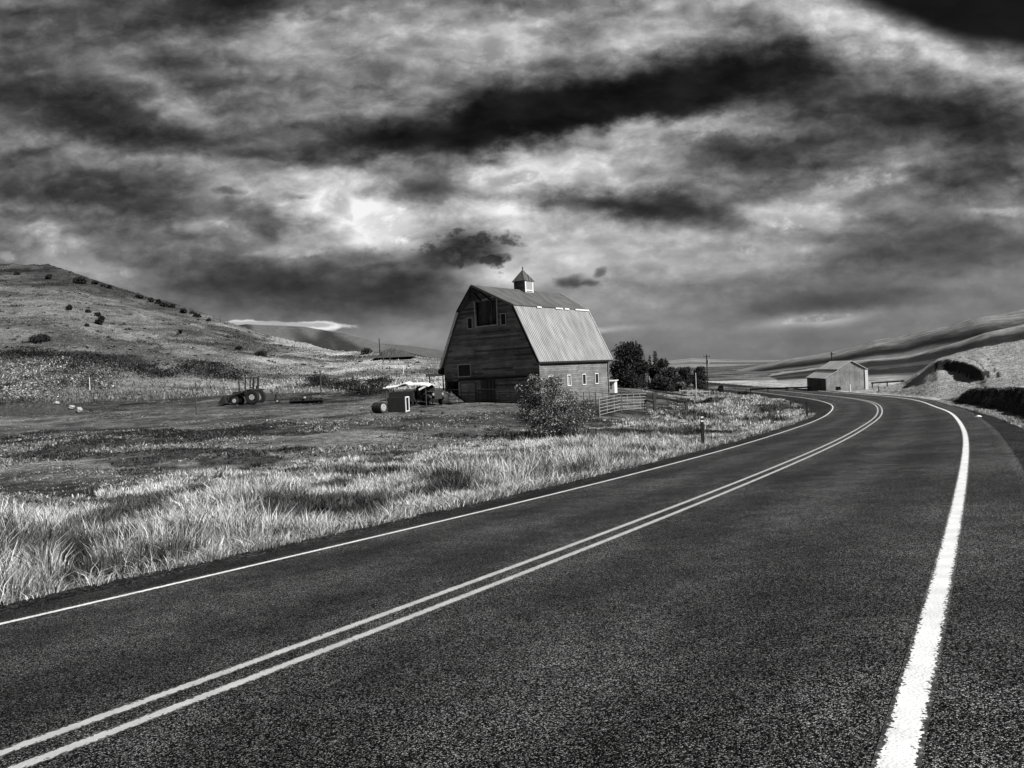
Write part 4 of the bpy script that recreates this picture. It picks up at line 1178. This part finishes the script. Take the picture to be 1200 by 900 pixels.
# trailed tool frame and harrow right of the tractor
p = ground_hit(325, 472.5, 40); u = pxm(p[1])
tf = empty('tool_frame', p, R(175), 'dark A shaped implement frame with a small pale wheel right of the tractor', 'implement')
b = MB(); b.bar((-.5, -.5, .3), (0, 0, 1.15), .07); b.bar((.5, -.5, .3), (0, 0, 1.15), .07); b.bar((-.6, -.5, .3), (.6, -.5, .3), .09); b.bar((-.9, .3, .3), (.9, .3, .3), .09); b.bar((0, 0, 1.15), (0, .3, .3), .07); b.bar((0, -.5, .3), (0, .3, .3), .08); b.bar((-.25, .3, .3), (-.25, .56, .22), .05); b.build('frame', M['dark_metal'], tf)
b = MB(); b.wheel((-.25, .55, .22), (0, 1, 0), .22, .1, 14); w_ = b.build('wheel', M['rubber'], tf)
b = MB(); b.tube((-.25, .48, .22), (-.25, .62, .22), .13, .1, 12); b.build('rim', M['hub'], w_)
p = ground_hit(360, 473, 40)
hw_ = empty('harrow', p, R(178), 'low dark harrow lying in line between the tractor and the barn', 'harrow')
b = MB(); b.box((0, 0, .35), (3.4, .7, .12)); b.bar((-1.6, 0, .35), (-2.6, 0, .3), .08); b.box((.2, 0, .46), (.7, .5, .25)); b.build('frame', M['dark_metal'], hw_)
for k in range(7):
    b = MB(); b.tube((-1.5 + .5 * k, -.1, .28), (-1.5 + .5 * k + .05, .1, .28), .28, .28, 14); b.build('disc', M['dark_metal'], hw_)
b = MB(); b.tube((.1, .4, .62), (.1, .52, .62), .12, .08, 10); b.build('hub', M['hub'], hw_)

# ------------------------------------------------------------------ fences and posts
def post(name, p, h, r, m, label, cat='post', group=None, lean=0, square=False):
    b = MB()
    if square: b.box((0, 0, h / 2 - .15), (r * 2, r * 2, h + .3), bev=r * .2)
    else:
        b.tube((0, 0, -.3), (lean * h * .5, 0, h * .55), r, r * .92, 9); b.tube((lean * h * .5, 0, h * .55), (lean * h, 0, h), r * .92, r * .85, 9)
    o = b.build(name, M[m]); o.location = p; return tag(o, label, cat, group)

def post_px(name, px, top, base, m, label, cat='post', group=None, r=None, D=None, lean=0, lo=20):
    g = ground_hit(px, base, lo) if D is None else ground_at(px, D)
    u = pxm(g[1])
    h = (row_of(g) - top) * u
    return post(name, g, max(h, .3), r or .05, m, label, cat, group, lean)

post_px('fence_post', 230.5, 462, 487, 'post', 'lone dark round post standing in the pasture left of the tractor', r=.07)
post_px('stake', 105.5, 442, 458, 'white', 'white stake at the edge of the weeds on the left', 'stake', r=.05, lo=60)
post_px('stake', 473, 428.5, 438, 'white', 'white stake on the pale slope left of the barn', 'stake', r=.07, lo=60)
for px, t_, b_, words in ((376.5, 434, 448, 'old fence post at the left end of the broken fence'), (414, 437, 455, 'thickest old fence post, middle of the broken fence'), (422.5, 444, 458, 'short old fence post right of the thickest one')):
    post_px('fence_post', px, t_, b_, 'post', words, 'post', 'posts of the broken fence', r=.09, D=88)
def span(name, a, b_, r, m, label, cat, sag=.1, n=6, group=None):
    a, b_ = np.array(a, float), np.array(b_, float)
    pts = [a + (b_ - a) * i / n - np.array([0, 0, sag * math.sin(math.pi * i / n)]) - a for i in range(n + 1)]
    q = MB(); q.path([tuple(v) for v in pts], r, 6); o = q.build(name, M[m]); o.location = a
    return tag(o, label, cat, group)
pa, pb, pc, pd = ground_at(376.5, 88), ground_at(414, 88), ground_at(422.5, 88), ground_at(452, 86)
span('fence_rail', at(376.5, 438, 87.9), at(414, 442, 87.9), .035, 'post', 'sagging top rail between the two taller posts of the broken fence', 'rail')
span('fence_rail', at(414, 442.5, 87.8), at(446, 447.5, 86), .035, 'post', 'sagging rail running from the thickest old post towards the barn', 'rail')
span('fence_wire', at(376.5, 444, 87.9), at(422.5, 451, 87.9), .018, 'dark_metal', 'low slack wire of the broken fence left of the barn', 'wire')
for px, t_, b_, words in ((258.5, 370, 379, 'slightly thicker fence post on the skyline, second from left'), (251, 369, 375, 'thin fence post on the skyline, farthest left'), (266.5, 374.5, 381, 'short fence post on the skyline, third from left'), (312.8, 392, 398.5, 'lone fence post on the skyline above the tractor'), (345, 403, 410, 'thin fence post low on the skyline right of the lone one'),
                           (449.5, 416.5, 424, 'shorter dark post right of the thin pole on the far shoulder'), (457.2, 416, 425.5, 'taller dark post right of the thin pole on the far shoulder')):
    post_px('fence_post', px, t_, b_, 'post', words, 'post', 'fence posts along the hill', r=.13 if px > 440 else .1, lo=60)
post_px('thin_pole', 445.3, 396.5, 418, 'dark_wood', 'thin tall bare pole on the far shoulder of the slope', 'pole', r=.12, lo=60)
# grey mound by the thin pole
g = ground_hit(463, 419, 80); u = pxm(g[1])
b = MB(); b.heap(46 * u, 9, 10 * u, 77, 60)
o = b.build('spoil_mound', M['dark_stone'], None, True); o.location = g; tag(o, 'grey rounded mound of earth beside the thin pole', 'mound')

# corral of pipe panels
def panel(pA, pB, h, n, r, m, label, cat='panel', group=None, mids=2, z0=.18):
    pA, pB = np.array(pA, float), np.array(pB, float); v = pB - pA
    t = empty('pipe_panel', pA, 0, label, cat, group)
    f = MB()
    for e in [0, 1]: f.tube(tuple(v * e + np.array([0, 0, -.05])), tuple(v * e + np.array([0, 0, h])), r * 1.25, r * 1.25, 7)
    f.tube((0, 0, h), tuple(v + np.array([0, 0, h])), r, r, 7)
    f.build('frame', M[m], t)
    for i in range(n - 1):
        z = z0 + (h - z0) * i / (n - 1)
        f = MB(); f.tube((0, 0, z), tuple(v + np.array([0, 0, z])), r, r, 7); f.build('rail', M[m], t)
    for i in range(mids):
        f = MB(); q = v * (i + 1) / (mids + 1); f.tube(tuple(q + np.array([0, 0, z0])), tuple(q + np.array([0, 0, h])), r * .9, r * .9, 7); f.build('upright', M[m], t)
    return t
P1, P2, P3 = ground_at(703, 53), ground_at(728, 58.5), ground_at(757.5, 63)
panel(P1, P2, 22 * pxm(55), 6, .028, 'rail', 'pale six rail pipe gate angled towards the road, nearest of the corral', mids=2)
panel(P2, P3, 20 * pxm(60), 6, .028, 'rail', 'pale pipe panel between the angled gate and the wooden fence', mids=3)
post('corral_post', ground_at(728.5, 58.6), 24 * pxm(58), .09, 'post', 'dark post where the angled gate meets the next pale panel', 'post', 'corral posts')
Q = [ground_at(c, d) for c, d in ((648, 61), (667, 61.5), (684.5, 62), (698.5, 62.3), (716, 63), (728, 64.5))]
wl_ = ['farthest left dark pipe panel of the rear corral row, behind the shrub', 'dark pipe panel of the rear row below the pale boarded window', 'dark pipe panel of the rear row below the barn windows', 'dark pipe panel of the rear row at the corner of the barn', 'last dark pipe panel of the rear row under the white hut']
for k in range(5):
    panel(Q[k], Q[k + 1], 1.25, 4, .026, 'rail' if k < 1 else 'dark_rail', wl_[k], group='rear corral row', mids=1)
# tube gate in front of the barn's gable
ga, gb_ = barn_pt(-5.2, -2.2), barn_pt(-.4, -2.2)
panel(ga, gb_, 1.35, 6, .022, 'dark_rail', 'dark pipe gate in front of the lower gable of the barn', mids=3)
gc = barn_pt(-8.9, -2.2)
panel(gc, ga, 1.35, 5, .022, 'dark_rail', 'dark pipe panel in front of the pale stable door of the barn', mids=2)
# wooden rail fence right of the corral
wp = [(757, 63, 16), (767.5, 61.5, 23), (804.5, 66, 11)]
W = [ground_at(c, d) for c, d, _ in wp]
for (c, d, h), g, words in zip(wp, W, ('broad dark post where the pipe panels meet the wooden rails', 'tall dark post near the left end of the wooden rail fence', 'dark end post of the wooden rail fence')):
    post('rail_fence_post', g, h * pxm(d), .13, 'post', words, 'post', 'posts of the wooden rail fence', square=True)
span('wooden_rail', at(757, 456.5, 62.9), at(804.5, 463.5, 65.9), .075, 'dark_wood', 'long dark top rail sloping down along the wooden fence', 'rail', 0, 2)
span('wooden_rail', at(757, 463.5, 62.9), at(804.5, 470.5, 65.9), .075, 'dark_wood', 'long dark lower rail sloping down along the wooden fence', 'rail', 0, 2)
span('wooden_rail', at(757, 469, 62.9), at(767.5, 472, 61.6), .07, 'dark_wood', 'short dark rail at the bottom left of the wooden fence', 'rail', 0, 2)
# white rails and pale post beyond
V1, V2 = ground_at(797, 92), ground_at(832, 97)
t = empty('white_fence', V1, 0, 'low pale rail fence crossing the lane under the airy trees', 'fence')
v = V2 - V1
for k, z in enumerate((.35, .8)):
    b = MB(); b.bar((0, 0, z), tuple(v + np.array([0, 0, z])), .05, .09); b.build('rail', M['rail'], t)
for k in range(5):
    b = MB(); b.box(tuple(v * k / 4 + np.array([0, 0, .35])), (.12, .12, 1.3)); b.build('post', M['rail'], t)
post_px('marker_pole', 816.6, 437, 465, 'trim', 'thin pale pole in front of the low pale rail fence', 'pole', r=.04, D=80)

# guard rail at the outer side of the far bend
t = None
G1, G2 = ground_at(880, 124), ground_at(950, 118)
t = empty('guard_rail', G1, 0, 'long low dark guard rail running to the left wall of the metal shed', 'guard rail')
v = G2 - G1
zz = at(880, 456.2, 124)[2] - G1[2]; z2 = at(950, 453.6, 118)[2] - G1[2]
b = MB(); b.bar((0, 0, zz), (v[0], v[1], z2), .06, .24); b.build('rail', M['dark_wood'], t)
for k in (0, .3, .62, .96):
    q = v * k; zk = zz + (z2 - zz) * k; gzk = gz(G1[0] + q[0], G1[1] + q[1]) - G1[2]
    b = MB(); b.bar((q[0], q[1] + .1, gzk - .3), (q[0], q[1] + .1, zk + .22), .16); b.build('post', M['post'], t)
G3, G4 = ground_at(1021, 116), ground_at(1060, 112)
v = G4 - G3
t = empty('guard_rail', G3, 0, 'low dark guard rail on the right of the metal shed', 'guard rail')
zz = at(1021, 449, 116)[2] - G3[2]; z2 = at(1058, 446.5, 112)[2] - G3[2]
b = MB(); b.bar((0, 0, zz), (v[0], v[1], z2), .06, .22); b.build('rail', M['dark_wood'], t)
for k in (.05, .5, .95):
    q = v * k; gzk = gz(G3[0] + q[0], G3[1] + q[1]) - G3[2]
    b = MB(); b.bar((q[0], q[1] + .1, gzk - .3), (q[0], q[1] + .1, zz + (z2 - zz) * k + .15), .14); b.build('post', M['post'], t)

# roadside delineators
def delineator(px, base, top, label, D=None, refl=True, r=.06):
    g = ground_hit(px, base, 10) if D is None else ground_at(px, D)
    u = pxm(g[1]); h = (row_of(g) - top) * u
    t = empty('delineator', g, 0, label, 'road marker post', 'marker posts along the road')
    b = MB(); b.box((0, 0, h / 2 - .1), (r * 2, r * 1.2, h + .2), bev=.01); b.build('post', M['rubber'], t)
    if refl:
        for z in (.93, .82):
            b = MB(); b.box((0, -r * .62 - .004, h * z), (r * 1.7, .008, h * .05)); b.build('reflector', M['white'], t)
delineator(824, 526, 486, 'dark marker post with two pale reflector bands in the roadside grass, nearest one')
delineator(946, 490.5, 470.5, 'dark marker post at the inside of the bend', refl=False)
delineator(1036.5, 463, 453.5, 'dark marker post right of the metal shed', D=104, refl=False)
delineator(1029.5, 461, 451, 'thin pale topped marker post just right of the metal shed', D=107)
g = ground_at(996.5, 108.5)
post('bollard', g, (row_of(g) - 450.5) * pxm(108.5), .09, 'white', 'white post standing in front of the gable of the metal shed', 'post')
# pale scrap on the gravel
g = ground_hit(1146.5, 489.5, 15)
b = MB(); b.lump((0, 0, .03), (.14, .1, .07), 5, .2); o = b.build('stone', M['tarp']); o.location = g; tag(o, 'white stone lying on the dark gravel shoulder', 'stone')

# ------------------------------------------------------------------ utility poles
def utility(px, D, top, label, arms=True):
    g = ground_at(px, D); u = pxm(D); h = (row_of(g) - top) * u
    t = empty('utility_pole', g, 0, label, 'utility pole')
    b = MB(); b.tube((0, 0, -.5), (0, 0, h), .16, .11, 10); b.build('pole', M['dark_wood'], t)
    if arms:
        b = MB(); b.box((0, -.12, h - .45), (1.5, .1, .12)); b.build('crossarm', M['dark_wood'], t)
        for s_ in (-.65, 0, .65):
            b = MB(); b.tube((s_, -.12, h - .4), (s_, -.12, h - .12), .05, .03, 8); b.build('insulator', M['dark_metal'], t)
        b = MB(); b.tube((.28, -.05, h - 2.1), (.28, -.05, h - 1.2), .22, .22, 12); b.build('transformer', M['rail'], t)
    else:
        b = MB(); b.box((0, -.12, h - .35), (.9, .1, .1)); b.build('crossarm', M['dark_wood'], t)
utility(829.5, 165, 415.5, 'dark utility pole with crossarm and a pale transformer beside the airy trees')
utility(976, 150, 412.5, 'slim dark utility pole rising behind the roof of the metal shed', False)

# ------------------------------------------------------------------ metal shed by the bend
SA = R(9)
c0 = ground_at(968, 114)
zb_ = at(968, 457.8, 114)[2]
sh = empty('metal_shed', (c0[0], c0[1], zb_), -SA, 'grey metal shed with a pale lopsided roof beside the far bend', 'shed')
SWd, SL, EH, AX, AH, RH = 6.05, 12.0, 1.94, 3.87, 4.35, 3.0
b = MB(); b.holes([(0, -1.2), (SWd, -1.2), (SWd, RH), (AX, AH), (0, EH)], [], .12); b.build('gable_wall', M['shed_metal'], sh)
b = MB(); b.holes([(0, -1.2), (SWd, -1.2), (SWd, RH), (AX, AH), (0, EH)], [], .12); o = b.build('rear_wall', M['shed_metal'], sh); o.location = (0, SL, 0)
b = MB(); b.box((.06, SL / 2 + .06, EH / 2 - .6), (.12, SL - .14, EH + 1.15)); b.build('side_wall', M['plank'], sh)
b = MB(); b.box((SWd - .06, SL / 2 + .06, RH / 2 - .6), (.12, SL - .14, RH + 1.15)); b.build('side_wall', M['shed_metal'], sh)
mid = .47
mx, mz = AX * mid, EH + (AH - EH) * mid
slab([(-.15, -.15, EH - .06), (mx - .02, -.15, mz - .02), (mx - .02, SL + .3, mz - .02), (-.15, SL + .3, EH - .06)], .07).build('lean_to_roof', M['shed_roof'], sh)
slab([(mx - .08, -.15, mz + .12), (AX, -.15, AH + .1), (AX, SL + .3, AH + .1), (mx - .08, SL + .3, mz + .12)], .07).build('roof', M['shed_roof'], sh)
slab([(AX, -.15, AH + .1), (SWd + .15, -.15, RH + .02), (SWd + .15, SL + .3, RH + .02), (AX, SL + .3, AH + .1)], .07).build('roof', M['shed_roof'], sh)
b = MB(); b.bar((mx - .1, -.1, mz + .0), (mx - .1, SL + .25, mz + .0), .04, .16); b.build('roof_step', M['dark_metal'], sh)
b = MB(); b.box((SWd - .14, -.05, RH / 2 - .3), (.42, .08, RH + .5)); b.build('corner_trim', M['white'], sh)
b = MB(); b.box((.1, -.04, EH / 2 - .5), (.16, .06, EH + .9)); b.build('corner_trim', M['shed_metal'], sh)

# small white hut behind the barn's right corner
g = ground_at(717, 84); u = pxm(84)
ht = empty('white_hut', g, R(-25), 'little white hut showing past the right corner of the barn', 'hut')
b = MB(); b.box((0, 0, .6), (1.0, 1.0, 1.3)); b.build('wall', M['white'], ht)
b = MB(); b.box((0, 0, 1.32), (1.3, 1.3, .08), m=Matrix.Rotation(R(6), 4, 'X')); b.build('roof', M['trim'], ht)
b = MB(); b.box((.1, -.515, .75), (.35, .03, .45)); b.build('window', M['pane_pale'], ht)

# ------------------------------------------------------------------ sun and sky
SUN_AZ = np.array([.80, -.60]); EL = R(39)
sun = bpy.data.lights.new('sun', 'SUN'); sun.energy = 5.0; sun.angle = R(.5); sun.color = (1, .995, .985)
so = bpy.data.objects.new('sun', sun); col.objects.link(so)
sd = Vector((SUN_AZ[0] * math.cos(EL), SUN_AZ[1] * math.cos(EL), math.sin(EL))).normalized()
so.rotation_euler = sd.to_track_quat('Z', 'Y').to_euler(); so.location = (60, -40, 60)

w = bpy.data.worlds.new('World'); sc.world = w; w.use_nodes = True
T = NT(w.node_tree); bg = w.node_tree.nodes['Background']
sky = T.new('ShaderNodeTexSky', sky_type='NISHITA'); sky.sun_disc = False; sky.sun_elevation = EL; sky.sun_rotation = math.atan2(SUN_AZ[0], SUN_AZ[1])
bw = T.new('ShaderNodeRGBToBW'); T.l.new(sky.outputs[0], bw.inputs[0])
tc = T.new('ShaderNodeTexCoord'); gen = tc.outputs['Generated']
sp = T.new('ShaderNodeSeparateXYZ'); T.l.new(gen, sp.inputs[0])
ay = T.math('MAXIMUM', T.math('ABSOLUTE', sp.outputs[1]), .25)
k = T.math('DIVIDE', 8.7, ay)
cxyz = T.new('ShaderNodeCombineXYZ'); T.l.new(T.math('MULTIPLY', sp.outputs[0], k), cxyz.inputs[0]); T.l.new(T.math('MULTIPLY', sp.outputs[2], k), cxyz.inputs[1])
P0 = cxyz.outputs[0]                              # 1 unit = 100 photo pixels
# turbulence: move the lookup point about, less so towards the horizon
near_hor = T.ramp(sp.outputs[2], .02, .22, .25, 1.0)
def warp(P, scale, amp, stretch=(1, 1.6, 1), seed=0, detail=5, calm=True, rough=.52):
    n = T.noise(T.mapping(P, loc=(seed, seed * .7, seed), scale=stretch), scale, detail, rough, out=1)
    v = T.vmath('MULTIPLY', T.vmath('SUBTRACT', n, (.5, .5, .5)), amp)
    if calm:
        sc_ = T.new('ShaderNodeVectorMath', operation='SCALE'); T.l.new(v, sc_.inputs[0]); T.l.new(near_hor, sc_.inputs['Scale']); v = sc_.outputs[0]
    return T.vmath('ADD', P, v)
P1_ = warp(P0, 1.1, (1.15, .66, 0), seed=3, detail=7, rough=.60)
def centre(px, py):
    r = ray(px, py); return (8.7 * r[0] / r[1], 8.7 * r[2] / r[1], 0)
def chain(P, v):
    """hands the running value on in the lookup vector's third component (ignored by gauss), so the cloud terms are evaluated one after another"""
    a = T.new('ShaderNodeSeparateXYZ'); T.l.new(P, a.inputs[0]); b_ = T.new('ShaderNodeCombineXYZ')
    T.l.new(a.outputs[0], b_.inputs[0]); T.l.new(a.outputs[1], b_.inputs[1]); T.put(b_.inputs[2], v)
    return b_.outputs[0]
def gauss(P, px, py, rx_, ry_, rot=0):
    """rot in degrees, + = falling to the right in the photograph"""
    m = T.mapping(P, centre(px, py), (0, 0, R(-rot) - ROLL), (rx_ / 100, ry_ / 100, 1e7), 'TEXTURE')
    ln = T.new('ShaderNodeVectorMath', operation='LENGTH'); T.l.new(m, ln.inputs[0])
    l2 = T.math('POWER', ln.outputs['Value'], 2.35)
    return T.math('POWER', .3679, l2)
SOFT = [  # px, py, rx, ry, fall, amount
    (60, 20, 120, 40, 0, -.12), (280, 0, 130, 30, -5, -.26), (95, 128, 150, 34, 12, -.22), (235, 88, 100, 26, 8, -.13), (20, 70, 70, 22, -20, -.08), (330, 48, 80, 40, -15, .15), (160, 85, 45, 18, 10, .07),
    (205, 122, 42, 18, 25, .16), (60, 165, 120, 14, 0, .06), (30, 180, 50, 10, 0, -.14), (180, 165, 100, 16, 8, -.12), (470, 55, 100, 50, -20, .15), (455, 80, 30, 18, -20, -.09), (590, 45, 55, 40, -25, .2), (395, 85, 60, 20, 0, -.06),
    (400, 165, 120, 16, -2, -.12), (520, 158, 130, 30, -8, -.24), (610, 135, 80, 36, -25, -.13), (700, 122, 120, 26, -5, -.22), (760, 95, 180, 46, -8, -.12), (620, 140, 120, 38, -18, -.14), (800, 105, 110, 36, -10, -.17), (900, 80, 110, 30, -12, -.14), (1010, 110, 160, 36, 8, -.17),
    (1130, 150, 140, 30, 5, -.17), (560, -5, 70, 26, 0, -.14), (690, 0, 60, 18, 0, .10), (740, 48, 60, 30, -25, .22), (640, 50, 60, 24, -30, .06), (820, 20, 60, 25, -25, .1), (965, 25, 60, 30, 25, .26), (1060, 52, 90, 20, 22, .24), (1160, 78, 80, 24, 22, .18),
    (640, 186, 120, 30, -8, .24), (800, 150, 120, 12, -2, .22), (700, 210, 120, 20, 3, .10), (890, 172, 90, 20, -8, -.14), (760, 234, 120, 18, 2, -.22), (830, 262, 80, 18, 8, -.2), (680, 240, 60, 20, 5, -.08), (950, 190, 110, 22, -10, -.08),
    (925, 255, 75, 22, 3, .28), (1010, 215, 70, 12, -14, .22), (910, 292, 60, 14, 5, .14), (1110, 205, 90, 22, -5, -.12), (1080, 290, 120, 34, 0, -.13), (1180, 245, 40, 6, 0, .14), (1000, 350, 140, 14, -6, -.10), (960, 374, 70, 8, -6, .17), (1130, 333, 60, 10, -2, .08),
    (760, 350, 150, 40, 0, .07), (860, 340, 150, 24, 4, -.08), (790, 300, 110, 44, -20, .10), (720, 285, 110, 44, 0, .12), (640, 285, 70, 46, 0, .16), (880, 310, 60, 20, 0, .06),
    (100, 225, 170, 24, 6, -.14), (150, 240, 120, 12, 8, -.08), (260, 190, 160, 18, 6, .08), (330, 225, 130, 20, 2, .12), (420, 205, 70, 22, -10, .20), (500, 214, 56, 22, -8, -.11), (590, 205, 60, 26, -10, .22), (545, 250, 100, 14, 0, .22),
    (440, 265, 56, 32, 0, .36), (390, 245, 50, 26, 20, .24), (250, 262, 60, 16, 12, .10), (50, 275, 40, 10, 8, .16), (90, 308, 60, 16, 14, .18), (150, 270, 60, 20, 0, -.05), (350, 290, 40, 14, -10, .14), (310, 255, 36, 20, 10, -.12),
    (390, 325, 120, 24, 0, -.15), (300, 345, 130, 24, 4, -.12), (490, 345, 80, 24, -8, -.14), (220, 320, 80, 20, 0, -.06), (490, 388, 70, 18, 0, .08), 
    (590, 325, 50, 20, 0, .20), (540, 335, 40, 16, 0, .05), (700, 360, 90, 26, 0, -.02), (690, 387, 50, 4, -3, .14), (900, 410, 260, 18, 0, -.02), (605, 250, 30, 24, 0, .06)]
acc = .425
for g_ in SOFT:
    acc = T.math('MULTIPLY_ADD', gauss(P1_ if isinstance(acc, float) else chain(P1_, acc), *g_[:5]), g_[5] * 1.12, acc)
P2_ = warp(P0, 2.2, (.24, .20, 0), (1, 1.2, 1), 9, 4)
# streaked sheet texture, finer grain, and puffy cells for the heaped clouds
n_big = T.noise(T.mapping(P2_, rot=(0, 0, -.12), scale=(.55, 1.25, 1)), 1.2, 6, .55, .1)
n_mid = T.noise(T.mapping(P2_, loc=(4, 1, 0), rot=(0, 0, -.10), scale=(.62, 1.4, 1)), 2.5, 6, .53, 0)
n_fin = T.noise(T.mapping(P2_, scale=(.8, 1.4, 1)), 8, 5, .6, 0)
vo = T.new('ShaderNodeTexVoronoi', feature='SMOOTH_F1'); T.l.new(T.mapping(P2_, scale=(1, 1.35, 1)), vo.inputs['Vector'])
vo.inputs['Scale'].default_value = 3.6; vo.inputs['Detail'].default_value = 3; vo.inputs['Roughness'].default_value = .55; vo.inputs['Lacunarity'].default_value = 2.3; vo.inputs['Smoothness'].default_value = .35
puff = T.math('MINIMUM', T.math('MAXIMUM', T.math('SUBTRACT', .80, vo.outputs['Distance']), -.3), .42)             # about -.3 .. +.5
tex = T.math('ADD', T.math('MULTIPLY', T.math('SUBTRACT', n_big, .5), .37), T.math('ADD', T.math('MULTIPLY', T.math('SUBTRACT', n_mid, .5), .29), T.math('MULTIPLY', T.math('SUBTRACT', n_fin, .5), .06)))
tex = T.math('MULTIPLY_ADD', puff, .12, tex)
# light raking the cloud tops from the upper right: difference of the texture along that direction
P4_ = T.vmath('ADD', P2_, (.085, .10, 0))
n_off = T.noise(T.mapping(P4_, loc=(4, 1, 0), rot=(0, 0, -.10), scale=(.62, 1.4, 1)), 2.5, 6, .53, 0)
tex = T.math('MULTIPLY_ADD', T.math('SUBTRACT', n_mid, n_off), .26, tex)
lit = T.ramp(acc, .10, .55, .55, 1.15)
acc = T.math('MULTIPLY_ADD', tex, T.math('MULTIPLY', near_hor, lit), acc)
lowt = T.math('MULTIPLY_ADD', T.math('SUBTRACT', n_mid, .5), .16, .09)
acc = T.math('SMOOTH_MAX', acc, lowt, .2)
# bright billowing cumulus heads
for px, py, rx_, ry_, rot, val in ((448, 262, 50, 26, 10, .80), (925, 258, 56, 13, 4, .66), (1005, 213, 60, 6, -14, .58), (880, 292, 40, 8, 5, .56), (962, 373, 56, 5, -6, .56), (575, 62, 34, 30, -30, .55), (398, 238, 28, 24, 40, .68), (365, 293, 30, 9, -8, .60), (262, 268, 26, 9, 20, .54), (95, 306, 52, 12, 16, .58), (52, 272, 22, 8, 8, .56), (8, 299, 18, 8, 12, .66), (590, 212, 46, 16, -18, .58)):
    g2 = gauss(chain(P2_, acc), px, py, rx_, ry_, rot)
    kk = T.math('MULTIPLY', T.ramp(T.math('MULTIPLY_ADD', T.math('SUBTRACT', n_mid, .5), 1.3, T.math('MULTIPLY_ADD', puff, .75, g2)), .32, .85), T.ramp(g2, .08, .45))
    acc = T.mix(T.math('MULTIPLY', kk, .8), acc, T.math('MULTIPLY_ADD', puff, .34, val))
# dark small clouds with defined outlines
for px, py, rx_, ry_, rot, val, soft in ((556, 293, 74, 30, 0, .14, .16), (510, 305, 50, 22, 0, .20, .3), (668, 332, 34, 15, -4, .24, .24), (692, 330, 18, 9, 10, .26, .24), (704, 318, 14, 7, -30, .32, .3), (590, 302, 22, 9, 0, .16, .2), (300, 182, 60, 10, 6, .20, .4), (345, 230, 40, 8, 0, .28, .4), (265, 224, 26, 7, 0, .28, .4), (430, 300, 60, 12, -4, .24, .4)):
    g2 = gauss(chain(P2_, acc), px, py, rx_, ry_, rot)
    kk = T.ramp(T.math('MULTIPLY_ADD', T.math('SUBTRACT', n_mid, .5), 1.3, T.math('MULTIPLY_ADD', puff, .7, g2)), .42, .66 + soft * 1.2)
    kk = T.math('MULTIPLY', kk, T.ramp(g2, .1, .4))
    acc = T.mix(T.math('MULTIPLY', kk, .85), acc, T.math('ADD', T.math('MULTIPLY_ADD', puff, .16, val), T.math('MULTIPLY', T.math('SUBTRACT', n_mid, .5), .18)))
# ragged bright rift low over the hills on the left
for px, py, rx_, ry_, rot, val in ((292, 379.5, 32, 4.5, 1, .86), (372, 381.5, 50, 5, 2, .88), (330, 380, 70, 3.5, 1, .6)):
    g2 = gauss(chain(P2_, acc), px, py, rx_, ry_, rot)
    kk = T.ramp(T.math('MULTIPLY_ADD', T.math('SUBTRACT', n_fin, .5), .9, T.math('MULTIPLY_ADD', T.math('SUBTRACT', n_mid, .5), 1.2, g2)), .25, .75)
    kk = T.math('MULTIPLY', kk, T.ramp(g2, .06, .35))
    acc = T.mix(T.math('MULTIPLY', kk, .9), acc, val)
# black cloud shelf in the upper right corner
ln = T.mapping(warp(P0, 1.2, (.2, .2, 0), seed=5), centre(1085, 36), (0, 0, R(-18) - ROLL), (1, 1, 1), 'TEXTURE')
ls = T.new('ShaderNodeSeparateXYZ'); T.l.new(ln, ls.inputs[0])
curve = T.math('MULTIPLY', T.math('MULTIPLY', ls.outputs[0], ls.outputs[0]), .10)
sh_ = T.ramp(T.math('SUBTRACT', ls.outputs[1], curve), -.10, .16)
acc = T.mix(sh_, acc, T.math('MULTIPLY_ADD', n_mid, .06, .06))
acc = T.math('MULTIPLY_ADD', T.math('SUBTRACT', acc, .40), 1.06, .445)
acc = T.math('MINIMUM', T.math('MAXIMUM', acc, .03), .93)
lum = T.math('POWER', acc, 2.2)
# the clear gap shows the sky itself; unseen sky overhead and behind is dimmed to cut fill light
gap = T.math('MULTIPLY', gauss(P1_, 497, 216, 44, 20, -4), .55)
skyv = T.math('MULTIPLY', bw.outputs[0], .09)
front = T.ramp(sp.outputs[1], -.15, .35, 0.0, 1.0)
zen = T.ramp(sp.outputs[2], .45, .8, 1.0, .45)
back = T.math('MULTIPLY', n_big, .05)
lum = T.mix(front, back, T.math('MULTIPLY', lum, zen))
below = T.ramp(sp.outputs[2], -.05, .0, .3, 1.0)
fin = T.mix(gap, T.math('MULTIPLY', lum, below), T.math('MINIMUM', T.math('MULTIPLY', skyv, .12), .07))
T.l.new(T.grey(T.math('MULTIPLY', fin, 7.6)), bg.inputs[0])
bg.inputs[1].default_value = .1034

# ------------------------------------------------------------------ view
vs = sc.view_settings
vs.view_transform = 'Standard'; vs.look = 'None'; vs.exposure = .45; vs.gamma = 1; vs.use_curve_mapping = False
w.cycles.sampling_method = 'NONE'
sc.cycles.max_bounces = 4; sc.cycles.diffuse_bounces = 1; sc.cycles.glossy_bounces = 2; sc.cycles.transmission_bounces = 2
